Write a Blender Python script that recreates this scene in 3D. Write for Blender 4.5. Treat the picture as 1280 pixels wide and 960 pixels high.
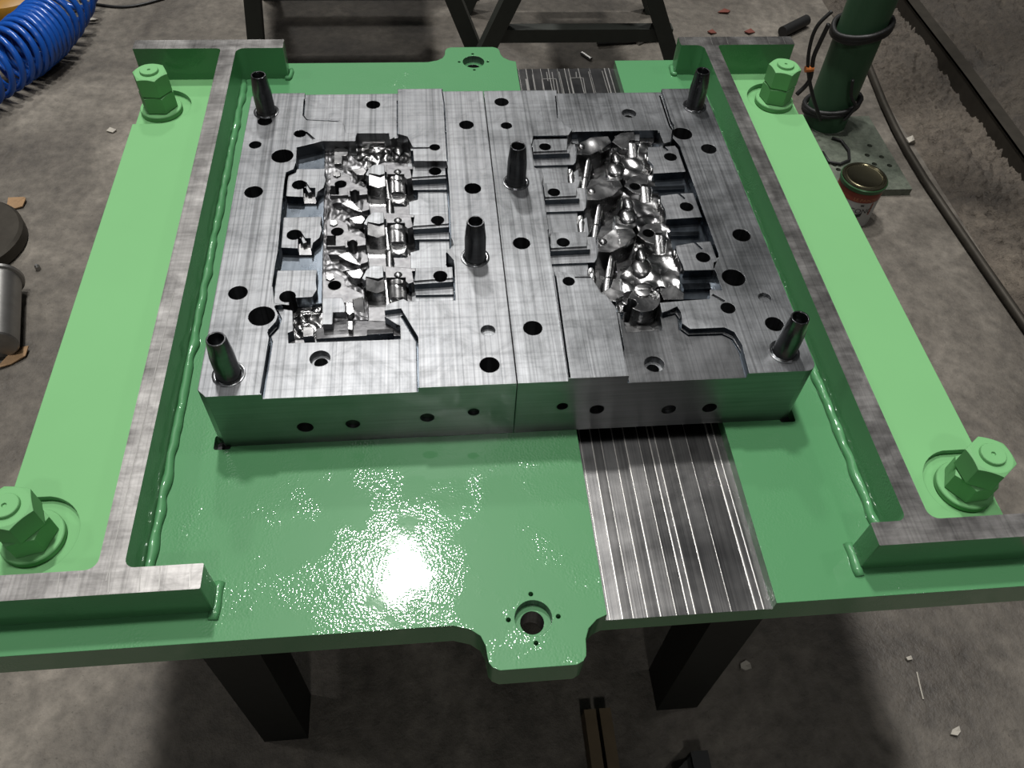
import bpy, bmesh, math, random
import numpy as np
from mathutils import Vector, Matrix, noise
from mathutils.geometry import delaunay_2d_cdt
random.seed(4)
for o in list(bpy.data.objects):
    bpy.data.objects.remove(o)
scene = bpy.context.scene
COL = scene.collection

# ---------------------------------------------------------------- camera, world, lamps, exposure
F = 1020.4
CAM = np.array([-0.08651, -0.55570, 0.82066])
RX, RY, RZ = 0.658853, -0.043285, -0.088047
cam_data = bpy.data.cameras.new('camera')
cam = bpy.data.objects.new('camera', cam_data)
COL.objects.link(cam)
cam.location = CAM.tolist()
cam.rotation_mode = 'XYZ'
cam.rotation_euler = (RX, RY, RZ)
cam_data.sensor_fit = 'HORIZONTAL'
cam_data.sensor_width = 36.0
cam_data.lens = F / 1280 * 36.0
cam_data.clip_start = 0.05
scene.camera = cam

world = bpy.data.worlds.new('workshop_air')
scene.world = world
world.use_nodes = True
wb = world.node_tree.nodes['Background']
wb.inputs['Color'].default_value = (0.90, 0.95, 1.0, 1)
wb.inputs['Strength'].default_value = 0.030

def lamp(name, loc, power, size, target=(0, 0.25, 0), col=(1, 0.98, 0.95)):
    ld = bpy.data.lights.new(name, 'AREA')
    ld.shape = 'DISK'; ld.size = size; ld.energy = power; ld.color = col
    o = bpy.data.objects.new(name, ld); COL.objects.link(o)
    o.location = loc
    d = Vector(target) - Vector(loc)
    o.rotation_euler = d.to_track_quat('-Z', 'Y').to_euler()
    return o
# high-bay lamps of the workshop, about 7.5 m above the floor
lamp('high_bay_lamp', (-0.55, 3.1, 7.0), 165, 0.50)
lamp('high_bay_lamp', (-0.8, 7.4, 7.4), 95, 0.60)
lamp('high_bay_lamp', (-0.3, 0.7, 7.2), 150, 0.55)
lamp('high_bay_lamp', (0.1, -5.4, 7.0), 50, 0.60)
lamp('high_bay_lamp', (-5.0, 1.0, 7.0), 32, 0.60)
lamp('high_bay_lamp', (5.0, 0.5, 7.0), 24, 0.60)
vs = scene.view_settings
vs.view_transform = 'Standard'; vs.look = 'None'; vs.gamma = 1.0; vs.exposure = 0.97
vs.use_curve_mapping = False

# ---------------------------------------------------------------- pixel -> point helpers
def _rot():
    cx, sx, cy, sy, cz, sz = math.cos(RX), math.sin(RX), math.cos(RY), math.sin(RY), math.cos(RZ), math.sin(RZ)
    X = np.array([[1, 0, 0], [0, cx, -sx], [0, sx, cx]]); Y = np.array([[cy, 0, sy], [0, 1, 0], [-sy, 0, cy]])
    Z = np.array([[cz, -sz, 0], [sz, cz, 0], [0, 0, 1]])
    return Z @ Y @ X
ROT = _rot()
def U(x, y, z=None, Y=None):
    d = ROT @ np.array([(x - 640) / F, (480 - y) / F, -1.0])
    t = (z - CAM[2]) / d[2] if z is not None else (Y - CAM[1]) / d[1]
    return CAM + t * d
CROP = {'I': (0, 0, 1), 'LA': (340, 150, 16 / 3), 'LB': (330, 270, 16 / 3), 'RA': (660, 130, 16 / 3),
        'RB': (680, 260, 16 / 3), 'Z1': (300, 60, 3.5556), 'Z3': (600, 60, 3.5556), 'Z2': (240, 280, 3.0476),
        'C4': (620, 280, 3.0476)}
def px(crop, x, y):
    ox, oy, s = CROP[crop]
    return ox + x / s, oy + y / s
def W2(crop, pts, z):
    return [tuple(U(*px(crop, x, y), z=z)[:2]) for x, y in pts]

# ---------------------------------------------------------------- materials
MATS = {}
ALB = 0.556
def dim(c): return tuple(x * ALB for x in c)
def nodes(name):
    m = bpy.data.materials.new(name); m.use_nodes = True
    nt = m.node_tree; b = nt.nodes['Principled BSDF']
    MATS[name] = m
    return m, nt, b
def nnode(nt, kind, **kw):
    n = nt.nodes.new(kind)
    for k, v in kw.items():
        if k in n.inputs: n.inputs[k].default_value = v
        else: setattr(n, k, v)
    return n
def coords(nt, scale=(1, 1, 1), rot=(0, 0, 0)):
    tc = nt.nodes.new('ShaderNodeTexCoord'); mp = nt.nodes.new('ShaderNodeMapping')
    mp.inputs['Scale'].default_value = scale; mp.inputs['Rotation'].default_value = rot
    nt.links.new(tc.outputs['Object'], mp.inputs['Vector'])
    return mp.outputs['Vector']
def tex(nt, vec, scale, detail=4, rough=0.55, dist=0.0):
    n = nnode(nt, 'ShaderNodeTexNoise')
    n.inputs['Scale'].default_value = scale; n.inputs['Detail'].default_value = detail
    n.inputs['Roughness'].default_value = rough; n.inputs['Distortion'].default_value = dist
    nt.links.new(vec, n.inputs['Vector'])
    return n.outputs['Fac']
def ramp(nt, fac, stops):
    r = nt.nodes.new('ShaderNodeValToRGB'); e = r.color_ramp.elements
    while len(e) < len(stops): e.new(0.5)
    for i, (p, c) in enumerate(stops):
        e[i].position = p; e[i].color = (c[0], c[1], c[2], 1) if isinstance(c, (tuple, list)) else (c, c, c, 1)
    nt.links.new(fac, r.inputs['Fac'])
    return r.outputs['Color']
def maprange(nt, fac, a, b, lo=0.0, hi=1.0):
    n = nt.nodes.new('ShaderNodeMapRange')
    n.inputs['From Min'].default_value = lo; n.inputs['From Max'].default_value = hi
    n.inputs['To Min'].default_value = a; n.inputs['To Max'].default_value = b
    nt.links.new(fac, n.inputs['Value'])
    return n.outputs['Result']
def mixc(nt, fac, a, b, mode='MIX'):
    n = nt.nodes.new('ShaderNodeMix'); n.data_type = 'RGBA'; n.blend_type = mode
    for k, v in ((0, fac), (6, a), (7, b)):
        if hasattr(v, 'is_linked') or isinstance(v, bpy.types.NodeSocket): nt.links.new(v, n.inputs[k])
        elif k == 0: n.inputs[0].default_value = v
        else: n.inputs[k].default_value = (*v, 1)
    return n.outputs[2]
def bump(nt, b, height, strength, dist=0.001, prev=None):
    n = nt.nodes.new('ShaderNodeBump')
    n.inputs['Strength'].default_value = strength; n.inputs['Distance'].default_value = dist
    nt.links.new(height, n.inputs['Height'])
    if prev is not None: nt.links.new(prev, n.inputs['Normal'])
    nt.links.new(n.outputs['Normal'], b.inputs['Normal'])
    return n.outputs['Normal']
def bevel(nt, r):
    n = nt.nodes.new('ShaderNodeBevel'); n.samples = 4; n.inputs['Radius'].default_value = r
    return n.outputs['Normal']

def steel(name, c0, c1, r0, r1, streak=(260, 5, 5), cloud=9, bev=0.0009, aniso=0.0, bs=0.12, marks=0.0):
    c0, c1 = dim(c0), dim(c1)
    m, nt, b = nodes(name)
    b.inputs['Metallic'].default_value = 1.0
    v = coords(nt, streak); s = tex(nt, v, 1.0, 3, 0.6)
    v2 = coords(nt); c = tex(nt, v2, cloud, 5, 0.6, 0.4)
    k = mixc(nt, 0.5, s, c)
    col = ramp(nt, k, [(0.33, c0), (0.66, c1)])
    if marks:
        vv = coords(nt)
        for sc, lo in (((330, 1.2, 1), 1 - marks), ((150, 0.7, 1), 1 - marks * 0.7), ((1.5, 190, 1), 1 - marks * 0.45)):
            st = tex(nt, coords(nt, sc), 1.0, 2, 0.5)
            col = mixc(nt, 1.0, col, ramp(nt, st, [(0.36, lo), (0.47, 1.0), (0.70, 1.05)]), 'MULTIPLY')
        sm = tex(nt, vv, 22, 6, 0.7, 1.2)
        col = mixc(nt, 1.0, col, ramp(nt, sm, [(0.34, 0.74), (0.5, 1.0), (0.68, 1.12)]), 'MULTIPLY')
    nt.links.new(col, b.inputs['Base Color'])
    nt.links.new(maprange(nt, c, r0, r1, 0.3, 0.7), b.inputs['Roughness'])
    b.inputs['Anisotropic'].default_value = aniso
    pv = bevel(nt, bev) if bev else None
    bump(nt, b, s, bs, 0.0006, pv)
    return m
steel('milled_steel', (0.27, 0.28, 0.295), (0.465, 0.475, 0.49), 0.38, 0.52, marks=0.26)
steel('satin_steel', (0.20, 0.20, 0.21), (0.44, 0.44, 0.45), 0.36, 0.52, (120, 120, 120), 40, 0.0011, bs=0.5)
steel('milled_steel_dark', (0.25, 0.26, 0.27), (0.50, 0.515, 0.535), 0.34, 0.48, marks=0.26)
steel('smooth_dark_steel', (0.17, 0.175, 0.18), (0.28, 0.285, 0.295), 0.30, 0.42, marks=0.18)
steel('polished_steel', (0.28, 0.28, 0.285), (0.54, 0.54, 0.545), 0.18, 0.34, (60, 60, 60), 30, 0.0012, bs=0.10)
steel('oiled_steel', (0.10, 0.12, 0.145), (0.22, 0.25, 0.285), 0.22, 0.38, (90, 20, 90), 20, 0.0012)  # oily blue steel, darkened to paint in the shade of walls and grooves
steel('pin_steel', (0.18, 0.185, 0.195), (0.38, 0.39, 0.40), 0.18, 0.30, (3, 3, 200), 20, 0.0005, bs=0.05)
steel('rail_steel', (0.32, 0.31, 0.30), (0.58, 0.565, 0.55), 0.32, 0.46, (25, 140, 40), 20, 0.0012, marks=0.15)
steel('channel_steel', (0.22, 0.22, 0.225), (0.55, 0.54, 0.53), 0.18, 0.32, (420, 2.5, 10), 5, 0.0005, bs=0.10)
steel('side_steel', (0.30, 0.31, 0.32), (0.46, 0.47, 0.48), 0.26, 0.40, (6, 6, 220), 10, 0.0009, bs=0.06)

def paint(name, col, rough, spark=0.5, coat=0.6):
    col = dim(col)
    m, nt, b = nodes(name)
    v = coords(nt)
    c = tex(nt, v, 3.0, 4, 0.55)
    cc = mixc(nt, c, tuple(x * 0.90 for x in col), tuple(min(1, x * 1.08) for x in col))
    nt.links.new(cc, b.inputs['Base Color'])
    b.inputs['Roughness'].default_value = rough
    b.inputs['Specular IOR Level'].default_value = 0.2
    b.inputs['Coat Weight'].default_value = coat
    b.inputs['Coat Roughness'].default_value = 0.05
    vo = nnode(nt, 'ShaderNodeTexVoronoi'); vo.feature = 'SMOOTH_F1'; vo.inputs['Scale'].default_value = 430
    nt.links.new(v, vo.inputs['Vector'])
    patch = tex(nt, v, 13, 3, 0.6)
    gate = maprange(nt, patch, 0.02, 1.0, 0.43, 0.66)
    mul = nt.nodes.new('ShaderNodeMath'); mul.operation = 'MULTIPLY'
    nt.links.new(vo.outputs['Distance'], mul.inputs[0]); nt.links.new(gate, mul.inputs[1])
    bump(nt, b, mul.outputs[0], spark, 0.0012, bevel(nt, 0.0012))
    nt.links.new(b.inputs['Normal'].links[0].from_socket, b.inputs['Coat Normal'])
    return m
GREEN = (0.125, 0.40, 0.165)
paint('green_gloss_paint', GREEN, 0.45, 0.34, 0.8)
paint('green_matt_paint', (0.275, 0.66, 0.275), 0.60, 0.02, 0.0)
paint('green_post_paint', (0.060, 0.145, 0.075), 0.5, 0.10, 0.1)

def plain(name, col, rough=0.6, metal=0.0, var=0.25, sc=40, bs=0.15):
    col = dim(col)
    m, nt, b = nodes(name)
    v = coords(nt); c = tex(nt, v, sc, 4, 0.6)
    nt.links.new(mixc(nt, c, tuple(x * (1 - var) for x in col), tuple(min(1, x * (1 + var)) for x in col)), b.inputs['Base Color'])
    b.inputs['Roughness'].default_value = rough; b.inputs['Metallic'].default_value = metal
    if bs: bump(nt, b, c, bs, 0.002)
    return m
plain('stand_steel', (0.014, 0.017, 0.014), 0.55, 0.3)
plain('rear_trestle_paint', (0.035, 0.04, 0.032), 0.6, 0.2)
plain('blue_hose_plastic', (0.018, 0.14, 0.66), 0.22, 0, 0.12, 20, 0)
plain('black_rubber', (0.018, 0.018, 0.018), 0.5)
plain('yellow_plastic', (0.55, 0.27, 0.02), 0.45, 0, 0.4, 18)
plain('cardboard', (0.46, 0.28, 0.14), 0.8, 0, 0.3, 60)
plain('paper', (0.62, 0.58, 0.50), 0.8)
plain('red_leaf', (0.22, 0.06, 0.04), 0.8)
plain('can_red', (0.30, 0.055, 0.03), 0.4, 0, 0.2)
plain('can_white', (0.55, 0.55, 0.53), 0.45, 0, 0.1)
plain('can_print_orange', (0.65, 0.27, 0.12), 0.5, 0, 0.05, 40, 0)
plain('can_print_black', (0.02, 0.022, 0.025), 0.5, 0, 0.05, 40, 0)
plain('can_lid_metal', (0.42, 0.38, 0.24), 0.26, 1.0, 0.15, 30, 0.05)
plain('can_green_rim', (0.05, 0.16, 0.06), 0.35, 0.3)
plain('wood', (0.22, 0.16, 0.09), 0.8, 0, 0.4, 25)
plain('wall_plaster', (0.06, 0.058, 0.055), 0.9, 0, 0.3, 3)
plain('rusty_steel', (0.085, 0.075, 0.06), 0.55, 0.6, 0.4, 30)
plain('bright_rod', (0.50, 0.49, 0.47), 0.38, 0.9, 0.3, 30)
plain('orange_glint', (0.85, 0.25, 0.05), 0.4, 0, 0.1)
plain('dark_bore', (0.02, 0.02, 0.022), 0.5, 0.5, 0.2, 40, 0)

def ground(name, dark, mid, light, sc, bs, rough=0.8):
    dark, mid, light = dim(dark), dim(mid), dim(light)
    m, nt, b = nodes(name)
    v = coords(nt)
    big = tex(nt, v, sc, 6, 0.62, 0.6); fine = tex(nt, v, sc * 14, 5, 0.65); grit = tex(nt, v, sc * 60, 3, 0.6)
    base = ramp(nt, big, [(0.30, dark), (0.52, mid), (0.74, light)])
    fr = ramp(nt, fine, [(0.28, 0.62), (0.72, 1.25)])
    col = mixc(nt, 1.0, base, fr, 'MULTIPLY')
    spots = ramp(nt, grit, [(0.28, 0.45), (0.36, 1.0)])
    col = mixc(nt, 0.6, col, spots, 'MULTIPLY')
    nt.links.new(col, b.inputs['Base Color'])
    nt.links.new(maprange(nt, big, rough - 0.22, rough + 0.1, 0.3, 0.7), b.inputs['Roughness'])
    n1 = bump(nt, b, fine, bs, 0.01)
    bump(nt, b, grit, bs * 0.8, 0.004, n1)
    return m
ground('concrete', (0.085, 0.072, 0.058), (0.20, 0.177, 0.147), (0.40, 0.36, 0.305), 2.6, 0.45)
ground('rough_earth', (0.07, 0.056, 0.042), (0.155, 0.128, 0.10), (0.26, 0.22, 0.175), 3.2, 1.0, 0.9)
ground('dark_earth', (0.055, 0.044, 0.034), (0.095, 0.078, 0.06), (0.14, 0.118, 0.092), 3.2, 0.9, 0.9)
ground('dusty_plate', (0.09, 0.11, 0.08), (0.16, 0.185, 0.14), (0.24, 0.26, 0.21), 6.0, 0.15, 0.75)

# ---------------------------------------------------------------- object helpers
def mesh_obj(name, verts, faces, mats, fmat=None, smooth=True, angle=32, parent=None, loc=None):
    me = bpy.data.meshes.new(name)
    me.from_pydata([tuple(v) for v in verts], [], faces)
    for mt in (mats if isinstance(mats, (list, tuple)) else [mats]):
        me.materials.append(MATS[mt])
    if fmat is not None: me.polygons.foreach_set('material_index', fmat)
    if smooth:
        me.polygons.foreach_set('use_smooth', [True] * len(me.polygons))
        me.set_sharp_from_angle(angle=math.radians(angle))
    me.update()
    o = bpy.data.objects.new(name, me); COL.objects.link(o)
    if loc is not None: o.location = loc
    if parent is not None:
        o.parent = parent
        if loc is None and parent.type == 'EMPTY': o.location = -Vector(parent.location)
    return o
def instance(src, parent, loc, rotz=0.0, name=None):
    o = src if not src.users_collection else src.copy()
    if not o.users_collection: COL.objects.link(o)
    o.parent = parent; o.location = loc; o.rotation_euler = (0, 0, rotz)
    return o
def thing(name, label, cat, loc=(0, 0, 0), group=None):
    o = bpy.data.objects.new(name, None); COL.objects.link(o)
    o.empty_display_size = 0.05; o.location = loc
    tag(o, label, cat, group)
    return o
def tag(o, label, cat, group=None):
    o['label'] = label; o['category'] = cat
    if group: o['group'] = group
    return o
def structure(o):
    o['kind'] = 'structure'; return o

class MB:
    def __init__(s): s.v = []; s.f = []; s.m = []
    def add(s, v, f, m=0):
        k = len(s.v); s.v += [tuple(p) for p in v]; s.f += [tuple(i + k for i in q) for q in f]; s.m += [m] * len(f)
    def box(s, a, b, m=0):
        x0, y0, z0 = a; x1, y1, z1 = b
        s.add([(x0, y0, z0), (x1, y0, z0), (x1, y1, z0), (x0, y1, z0), (x0, y0, z1), (x1, y0, z1), (x1, y1, z1), (x0, y1, z1)],
              [(0, 3, 2, 1), (4, 5, 6, 7), (0, 1, 5, 4), (1, 2, 6, 5), (2, 3, 7, 6), (3, 0, 4, 7)], m)
    def bar(s, p, q, w, h, up=(0, 1, 0), m=0):
        p = Vector(p); q = Vector(q); d = (q - p).normalized(); u = Vector(up); u = (u - d * u.dot(d)).normalized(); r = d.cross(u)
        v = []
        for e in (p, q):
            for a, b in ((-1, -1), (1, -1), (1, 1), (-1, 1)): v.append(e + r * a * w / 2 + u * b * h / 2)
        s.add(v, [(0, 3, 2, 1), (4, 5, 6, 7), (0, 1, 5, 4), (1, 2, 6, 5), (2, 3, 7, 6), (3, 0, 4, 7)], m)
    def tube(s, pts, rad, n=8, m=0, caps=True, closed=False):
        pts = [Vector(p) for p in pts]; N = len(pts); v = []; f = []
        up = Vector((0, 0, 1)); prev = None
        for i, p in enumerate(pts):
            t = (pts[(i + 1) % N] - pts[i - 1]) if (closed or 0 < i < N - 1) else (pts[1] - pts[0] if i == 0 else pts[-1] - pts[-2])
            t.normalize()
            if prev is None:
                a = up if abs(t.z) < 0.9 else Vector((1, 0, 0)); u = (a - t * a.dot(t)).normalized()
            else: u = (prev - t * prev.dot(t)).normalized()
            prev = u; w = t.cross(u); r = rad(i) if callable(rad) else rad
            v += [p + (u * math.cos(2 * math.pi * k / n) + w * math.sin(2 * math.pi * k / n)) * r for k in range(n)]
        for i in range(N if closed else N - 1):
            j = (i + 1) % N
            for k in range(n): f.append((i * n + k, i * n + (k + 1) % n, j * n + (k + 1) % n, j * n + k))
        if caps and not closed:
            f.append(tuple(range(n))[::-1]); f.append(tuple((N - 1) * n + k for k in range(n)))
        s.add(v, f, m)
    def lathe(s, prof, n=32, c=(0, 0, 0), m=0, capb=False, capt=False):
        v = []; f = []
        for r, z in prof:
            v += [(c[0] + r * math.cos(2 * math.pi * k / n), c[1] + r * math.sin(2 * math.pi * k / n), c[2] + z) for k in range(n)]
        for i in range(len(prof) - 1):
            for k in range(n): f.append((i * n + k, i * n + (k + 1) % n, (i + 1) * n + (k + 1) % n, (i + 1) * n + k))
        if capb: f.append(tuple(range(n))[::-1])
        if capt: f.append(tuple((len(prof) - 1) * n + k for k in range(n)))
        s.add(v, f, m)
    def prism(s, poly, z0, z1, m=0):
        n = len(poly)
        a = sum(poly[i][0] * poly[(i + 1) % n][1] - poly[(i + 1) % n][0] * poly[i][1] for i in range(n))
        if a < 0: poly = poly[::-1]
        s.add([(x, y, z0) for x, y in poly] + [(x, y, z1) for x, y in poly],
              [tuple(range(n))[::-1], tuple(range(n, 2 * n))] + [(i, (i + 1) % n, n + (i + 1) % n, n + i) for i in range(n)], m)
    def obj(s, name, mats, parent=None, loc=None, smooth=True, angle=32):
        return mesh_obj(name, s.v, s.f, mats, s.m, smooth, angle, parent, loc)

# ---------------------------------------------------------------- terraces: crisp stepped surfaces from overlapping outlines
class Reg:
    def __init__(s, poly, z, part, mat, wmat=None, clip=None, void=False, grid=0, wpart=None):
        s.poly = [tuple(p) for p in poly]; s.z = z if callable(z) else (lambda x, y, z=z: z)
        s.omat = None; s.wset = wmat; s.part = part; s.mat = mat; s.wmat = wmat or mat; s.clip = clip; s.void = void; s.grid = grid; s.wpart = wpart or part
def inside(poly, P):
    x, y = P[:, 0], P[:, 1]; r = np.zeros(len(P), bool); n = len(poly)
    for i in range(n):
        x1, y1 = poly[i]; x2, y2 = poly[(i + 1) % n]
        if y1 == y2: continue
        c = ((y1 > y) != (y2 > y)) & (x < (x2 - x1) * (y - y1) / (y2 - y1) + x1)
        r ^= c
    return r
def terrace(regs, base, mapf, parent, skip_outer=None):
    outline = regs[0].poly
    S = 1000.0; V = []; E = []
    for r in regs:
        k = len(V); V += [Vector((x * S, y * S)) for x, y in r.poly]; n = len(r.poly)
        E += [(k + i, k + (i + 1) % n) for i in range(n)]
        if r.grid:
            xs = [p[0] for p in r.poly]; ys = [p[1] for p in r.poly]
            gx, gy = np.meshgrid(np.arange(min(xs), max(xs), r.grid), np.arange(min(ys), max(ys), r.grid))
            gx = gx + (np.arange(gx.shape[0])[:, None] % 2) * r.grid / 2
            P = np.stack([gx.ravel(), gy.ravel()], 1)
            ok = inside(r.poly, P)
            if r.clip is not None: ok &= inside(r.clip, P)
            V += [Vector((a * S, b * S)) for a, b in P[ok]]
    vo, eo, fo = delaunay_2d_cdt(V, E, [], 0, 0.02)[:3]
    VV = np.array([(v[0] / S, v[1] / S) for v in vo]); T = [tuple(f) for f in fo]
    cen = np.array([VV[list(t)].mean(0) for t in T])
    own = np.full(len(T), -1); io = inside(outline, cen)
    for i, r in enumerate(regs):
        k = inside(r.poly, cen) & io
        if r.clip is not None: k &= inside(r.clip, cen)
        own[k] = -1 if r.void else i
    parts = {}
    def P(part):
        return parts.setdefault(part, dict(v=[], f=[], m=[], key={}, mats=[]))
    def vid(p, key, co):
        if key not in p['key']: p['key'][key] = len(p['v']); p['v'].append(mapf(*co))
        return p['key'][key]
    def mid(p, m):
        if m not in p['mats']: p['mats'].append(m)
        return p['mats'].index(m)
    edges = {}
    for ti, t in enumerate(T):
        a, b, c = t
        A = (VV[b][0] - VV[a][0]) * (VV[c][1] - VV[a][1]) - (VV[b][1] - VV[a][1]) * (VV[c][0] - VV[a][0])
        if A < 0: t = (a, c, b)
        for i in range(3):
            e = (t[i], t[(i + 1) % 3]); edges.setdefault((min(e), max(e)), []).append((ti, e))
        o = own[ti]
        if o < 0: continue
        r = regs[o]; p = P(r.part)
        p['f'].append(tuple(vid(p, ('t', o, i), (VV[i][0], VV[i][1], r.z(*VV[i]))) for i in t)); p['m'].append(mid(p, r.mat))
    for key, lst in edges.items():
        o1 = own[lst[0][0]]; o2 = own[lst[1][0]] if len(lst) > 1 else -1
        if o1 == o2: continue
        i, j = lst[0][1]
        za = [regs[o1].z(*VV[q]) if o1 >= 0 else base for q in (i, j)]
        zb = [regs[o2].z(*VV[q]) if o2 >= 0 else base for q in (i, j)]
        if max(abs(za[0] - zb[0]), abs(za[1] - zb[1])) < 1e-6: continue
        if skip_outer and (o1 < 0 or o2 < 0) and skip_outer(VV[i], VV[j]): continue
        if sum(za) >= sum(zb): hi, zh, zl, ed = o1, za, zb, (i, j)
        else: hi, zh, zl, ed = o2, zb, za, (i, j)
        lo = o2 if hi == o1 else o1
        if hi < 0: continue
        r = regs[hi]; p = P(r.wpart); i, j = ed
        q = [vid(p, ('w', hi, lo, i, 0), (VV[i][0], VV[i][1], zl[0])), vid(p, ('w', hi, lo, j, 0), (VV[j][0], VV[j][1], zl[1])),
             vid(p, ('w', hi, lo, j, 1), (VV[j][0], VV[j][1], zh[1])), vid(p, ('w', hi, lo, i, 1), (VV[i][0], VV[i][1], zh[0]))]
        if hi != o1: q = q[::-1]
        if len(set(q)) < 4: continue
        p['f'].append(tuple(q)); p['m'].append(mid(p, regs[lo].wset if lo >= 0 and regs[lo].wset else (r.omat if lo < 0 and r.omat else r.wmat)))
    out = {}
    for name, p in parts.items():
        out[name] = mesh_obj(name.split('#')[0], p['v'], p['f'], p['mats'], p['m'], True, 35, parent)
    return out
def circ(x, y, r, n=22):
    return [(x + r * math.cos(2 * math.pi * k / n), y + r * math.sin(2 * math.pi * k / n)) for k in range(n)]
def ell(x, y, rx, ry, n=18, rot=0):
    c, s = math.cos(rot), math.sin(rot)
    return [(x + rx * math.cos(t) * c - ry * math.sin(t) * s, y + rx * math.cos(t) * s + ry * math.sin(t) * c) for t in [2 * math.pi * k / n for k in range(n)]]
def fillet(pts, rad, n=6):
    out = []; N = len(pts)
    for i in range(N):
        r = rad[i] if isinstance(rad, (list, tuple)) else rad
        p = Vector(pts[i]); a = Vector(pts[i - 1]) - p; b = Vector(pts[(i + 1) % N]) - p
        if not r: out.append(tuple(p)); continue
        a.normalize(); b.normalize(); ang = a.angle(b); d = r / math.tan(ang / 2)
        p1 = p + a * d; p2 = p + b * d; c = p + (a + b).normalized() * (r / math.sin(ang / 2))
        a1 = math.atan2(p1.y - c.y, p1.x - c.x); a2 = math.atan2(p2.y - c.y, p2.x - c.x)
        da = (a2 - a1 + math.pi) % (2 * math.pi) - math.pi
        out += [(c.x + r * math.cos(a1 + da * k / n), c.y + r * math.sin(a1 + da * k / n)) for k in range(n + 1)]
    return out

# ================================================================ SETTING
FZ = -0.60
def grid_mesh(x0, x1, y0, y1, step, zf):
    nx = max(2, int((x1 - x0) / step) + 1); ny = max(2, int((y1 - y0) / step) + 1); v = []; f = []
    for j in range(ny):
        for i in range(nx):
            x = x0 + (x1 - x0) * i / (nx - 1); y = y0 + (y1 - y0) * j / (ny - 1); v.append((x, y, zf(x, y)))
    for j in range(ny - 1):
        for i in range(nx - 1):
            a = j * nx + i; f.append((a, a + 1, a + nx + 1, a + nx))
    return v, f
fl = MB(); fl.box((-6, -5, FZ - 0.1), (1.335, 9, FZ)); structure(fl.obj('floor', 'concrete'))
def rough(x, y, amp, base):
    return base + amp * (noise.noise((x * 34, y * 34, 1.3)) * 0.7 + noise.noise((x * 75, y * 75, 4.1)) * 0.75 + noise.noise((x * 8, y * 8, 7.7)) * 0.7)
v, f = grid_mesh(1.335, 1.59, -0.6, 4.2, 0.0062, lambda x, y: max(FZ - 0.001, FZ - 0.001 + (rough(x, y, 0.022, 0.015)) * min(1.0, max(0.0, (x - 1.335) / 0.035))))
structure(mesh_obj('floor_rough_strip', v, f, 'rough_earth', angle=180))
v, f = grid_mesh(1.60, 3.0, 0.2, 4.2, 0.013, lambda x, y: rough(x, y, 0.030, FZ + 0.036) + 0.03 * (x - 1.6))
structure(mesh_obj('floor_earth_bank', v, f, 'dark_earth', angle=180))
# unseen dark workshop walls, added low and far around to block horizon light
for nm, a, b in (('wall_back_unseen', (-6, 9.0, FZ), (7.2, 9.2, 3.6)), ('wall_front_unseen', (-6, -5.2, FZ), (7.2, -5.0, 3.6)), ('wall_left_unseen', (-6.2, -5.2, FZ), (-6.0, 9.2, 3.6)), ('wall_right_unseen', (7.0, -5.2, FZ), (7.2, 9.2, 3.6))):
    mb = MB(); mb.box(a, b); structure(mb.obj(nm, 'wall_plaster', smooth=False))
fl = MB(); fl.box((1.335, -5, FZ - 0.1), (7.0, 9, FZ - 0.04)); structure(fl.obj('floor_subsoil', 'dark_earth'))
# steel angle that edges the bank
mb = MB(); ys = [-0.6 + 0.2 * i for i in range(25)]
for i in range(len(ys) - 1):
    for (xa, xb, za, zb) in ((1.575, 1.583, FZ - 0.03, FZ + 0.062), (1.575, 1.625, FZ + 0.054, FZ + 0.062)):
        w0 = 0.012 * noise.noise((ys[i] * 1.3, 0, 0)); w1 = 0.012 * noise.noise((ys[i + 1] * 1.3, 0, 0))
        y0, y1 = ys[i], ys[i + 1]
        mb.add([(xa + w0, y0, za), (xb + w0, y0, za), (xb + w1, y1, za), (xa + w1, y1, za), (xa + w0, y0, zb), (xb + w0, y0, zb), (xb + w1, y1, zb), (xa + w1, y1, zb)],
               [(0, 3, 2, 1), (4, 5, 6, 7), (0, 1, 5, 4), (1, 2, 6, 5), (2, 3, 7, 6), (3, 0, 4, 7)])
structure(mb.obj('trim_1', 'rusty_steel', smooth=False))

# ================================================================ DIE BASE (green bolster)
TH = 0.0435; PF, PB = -0.236, 0.8197; XO = 0.568; ZR = 0.0576; T = 0.0979; D = 0.5734; CY = (PF + PB) / 2
base = thing('mould_frame', 'green painted steel die base plate with two bare-topped I-shaped rails', 'die base', (0, CY, -TH))
def tabside(y0, s):     # from left to right along one edge, tab sticking out by s
    q = [(-0.084, 0), (-0.066, 0.0055), (-0.056, 0.013), (-0.0515, 0.024), (-0.0505, 0.035), (-0.0495, 0.041), (-0.046, 0.046), (-0.039, 0.0495),
         (0.039, 0.0495), (0.046, 0.046), (0.0495, 0.041), (0.0505, 0.035), (0.0515, 0.024), (0.056, 0.013), (0.066, 0.004), (0.0765, 0)]
    return [(x, y0 + s * y) for x, y in q]
outl = [(-XO, PF)] + tabside(PF, -1) + [(XO, PF), (XO, PB)] + tabside(PB, 1)[::-1] + [(-XO, PB)]
NUTS = [(-0.533, -0.104), (0.533, -0.106), (-0.531, 0.692), (0.531, 0.692)]
regs = [Reg(outl, 0.0, 'base_plate', 'green_gloss_paint')]
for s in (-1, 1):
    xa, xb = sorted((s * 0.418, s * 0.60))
    regs.append(Reg([(xa, -0.19), (xb, -0.19), (xb, 0.785), (xa, 0.785)], 0.0, 'base_plate', 'green_matt_paint', 'green_gloss_paint'))
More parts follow.
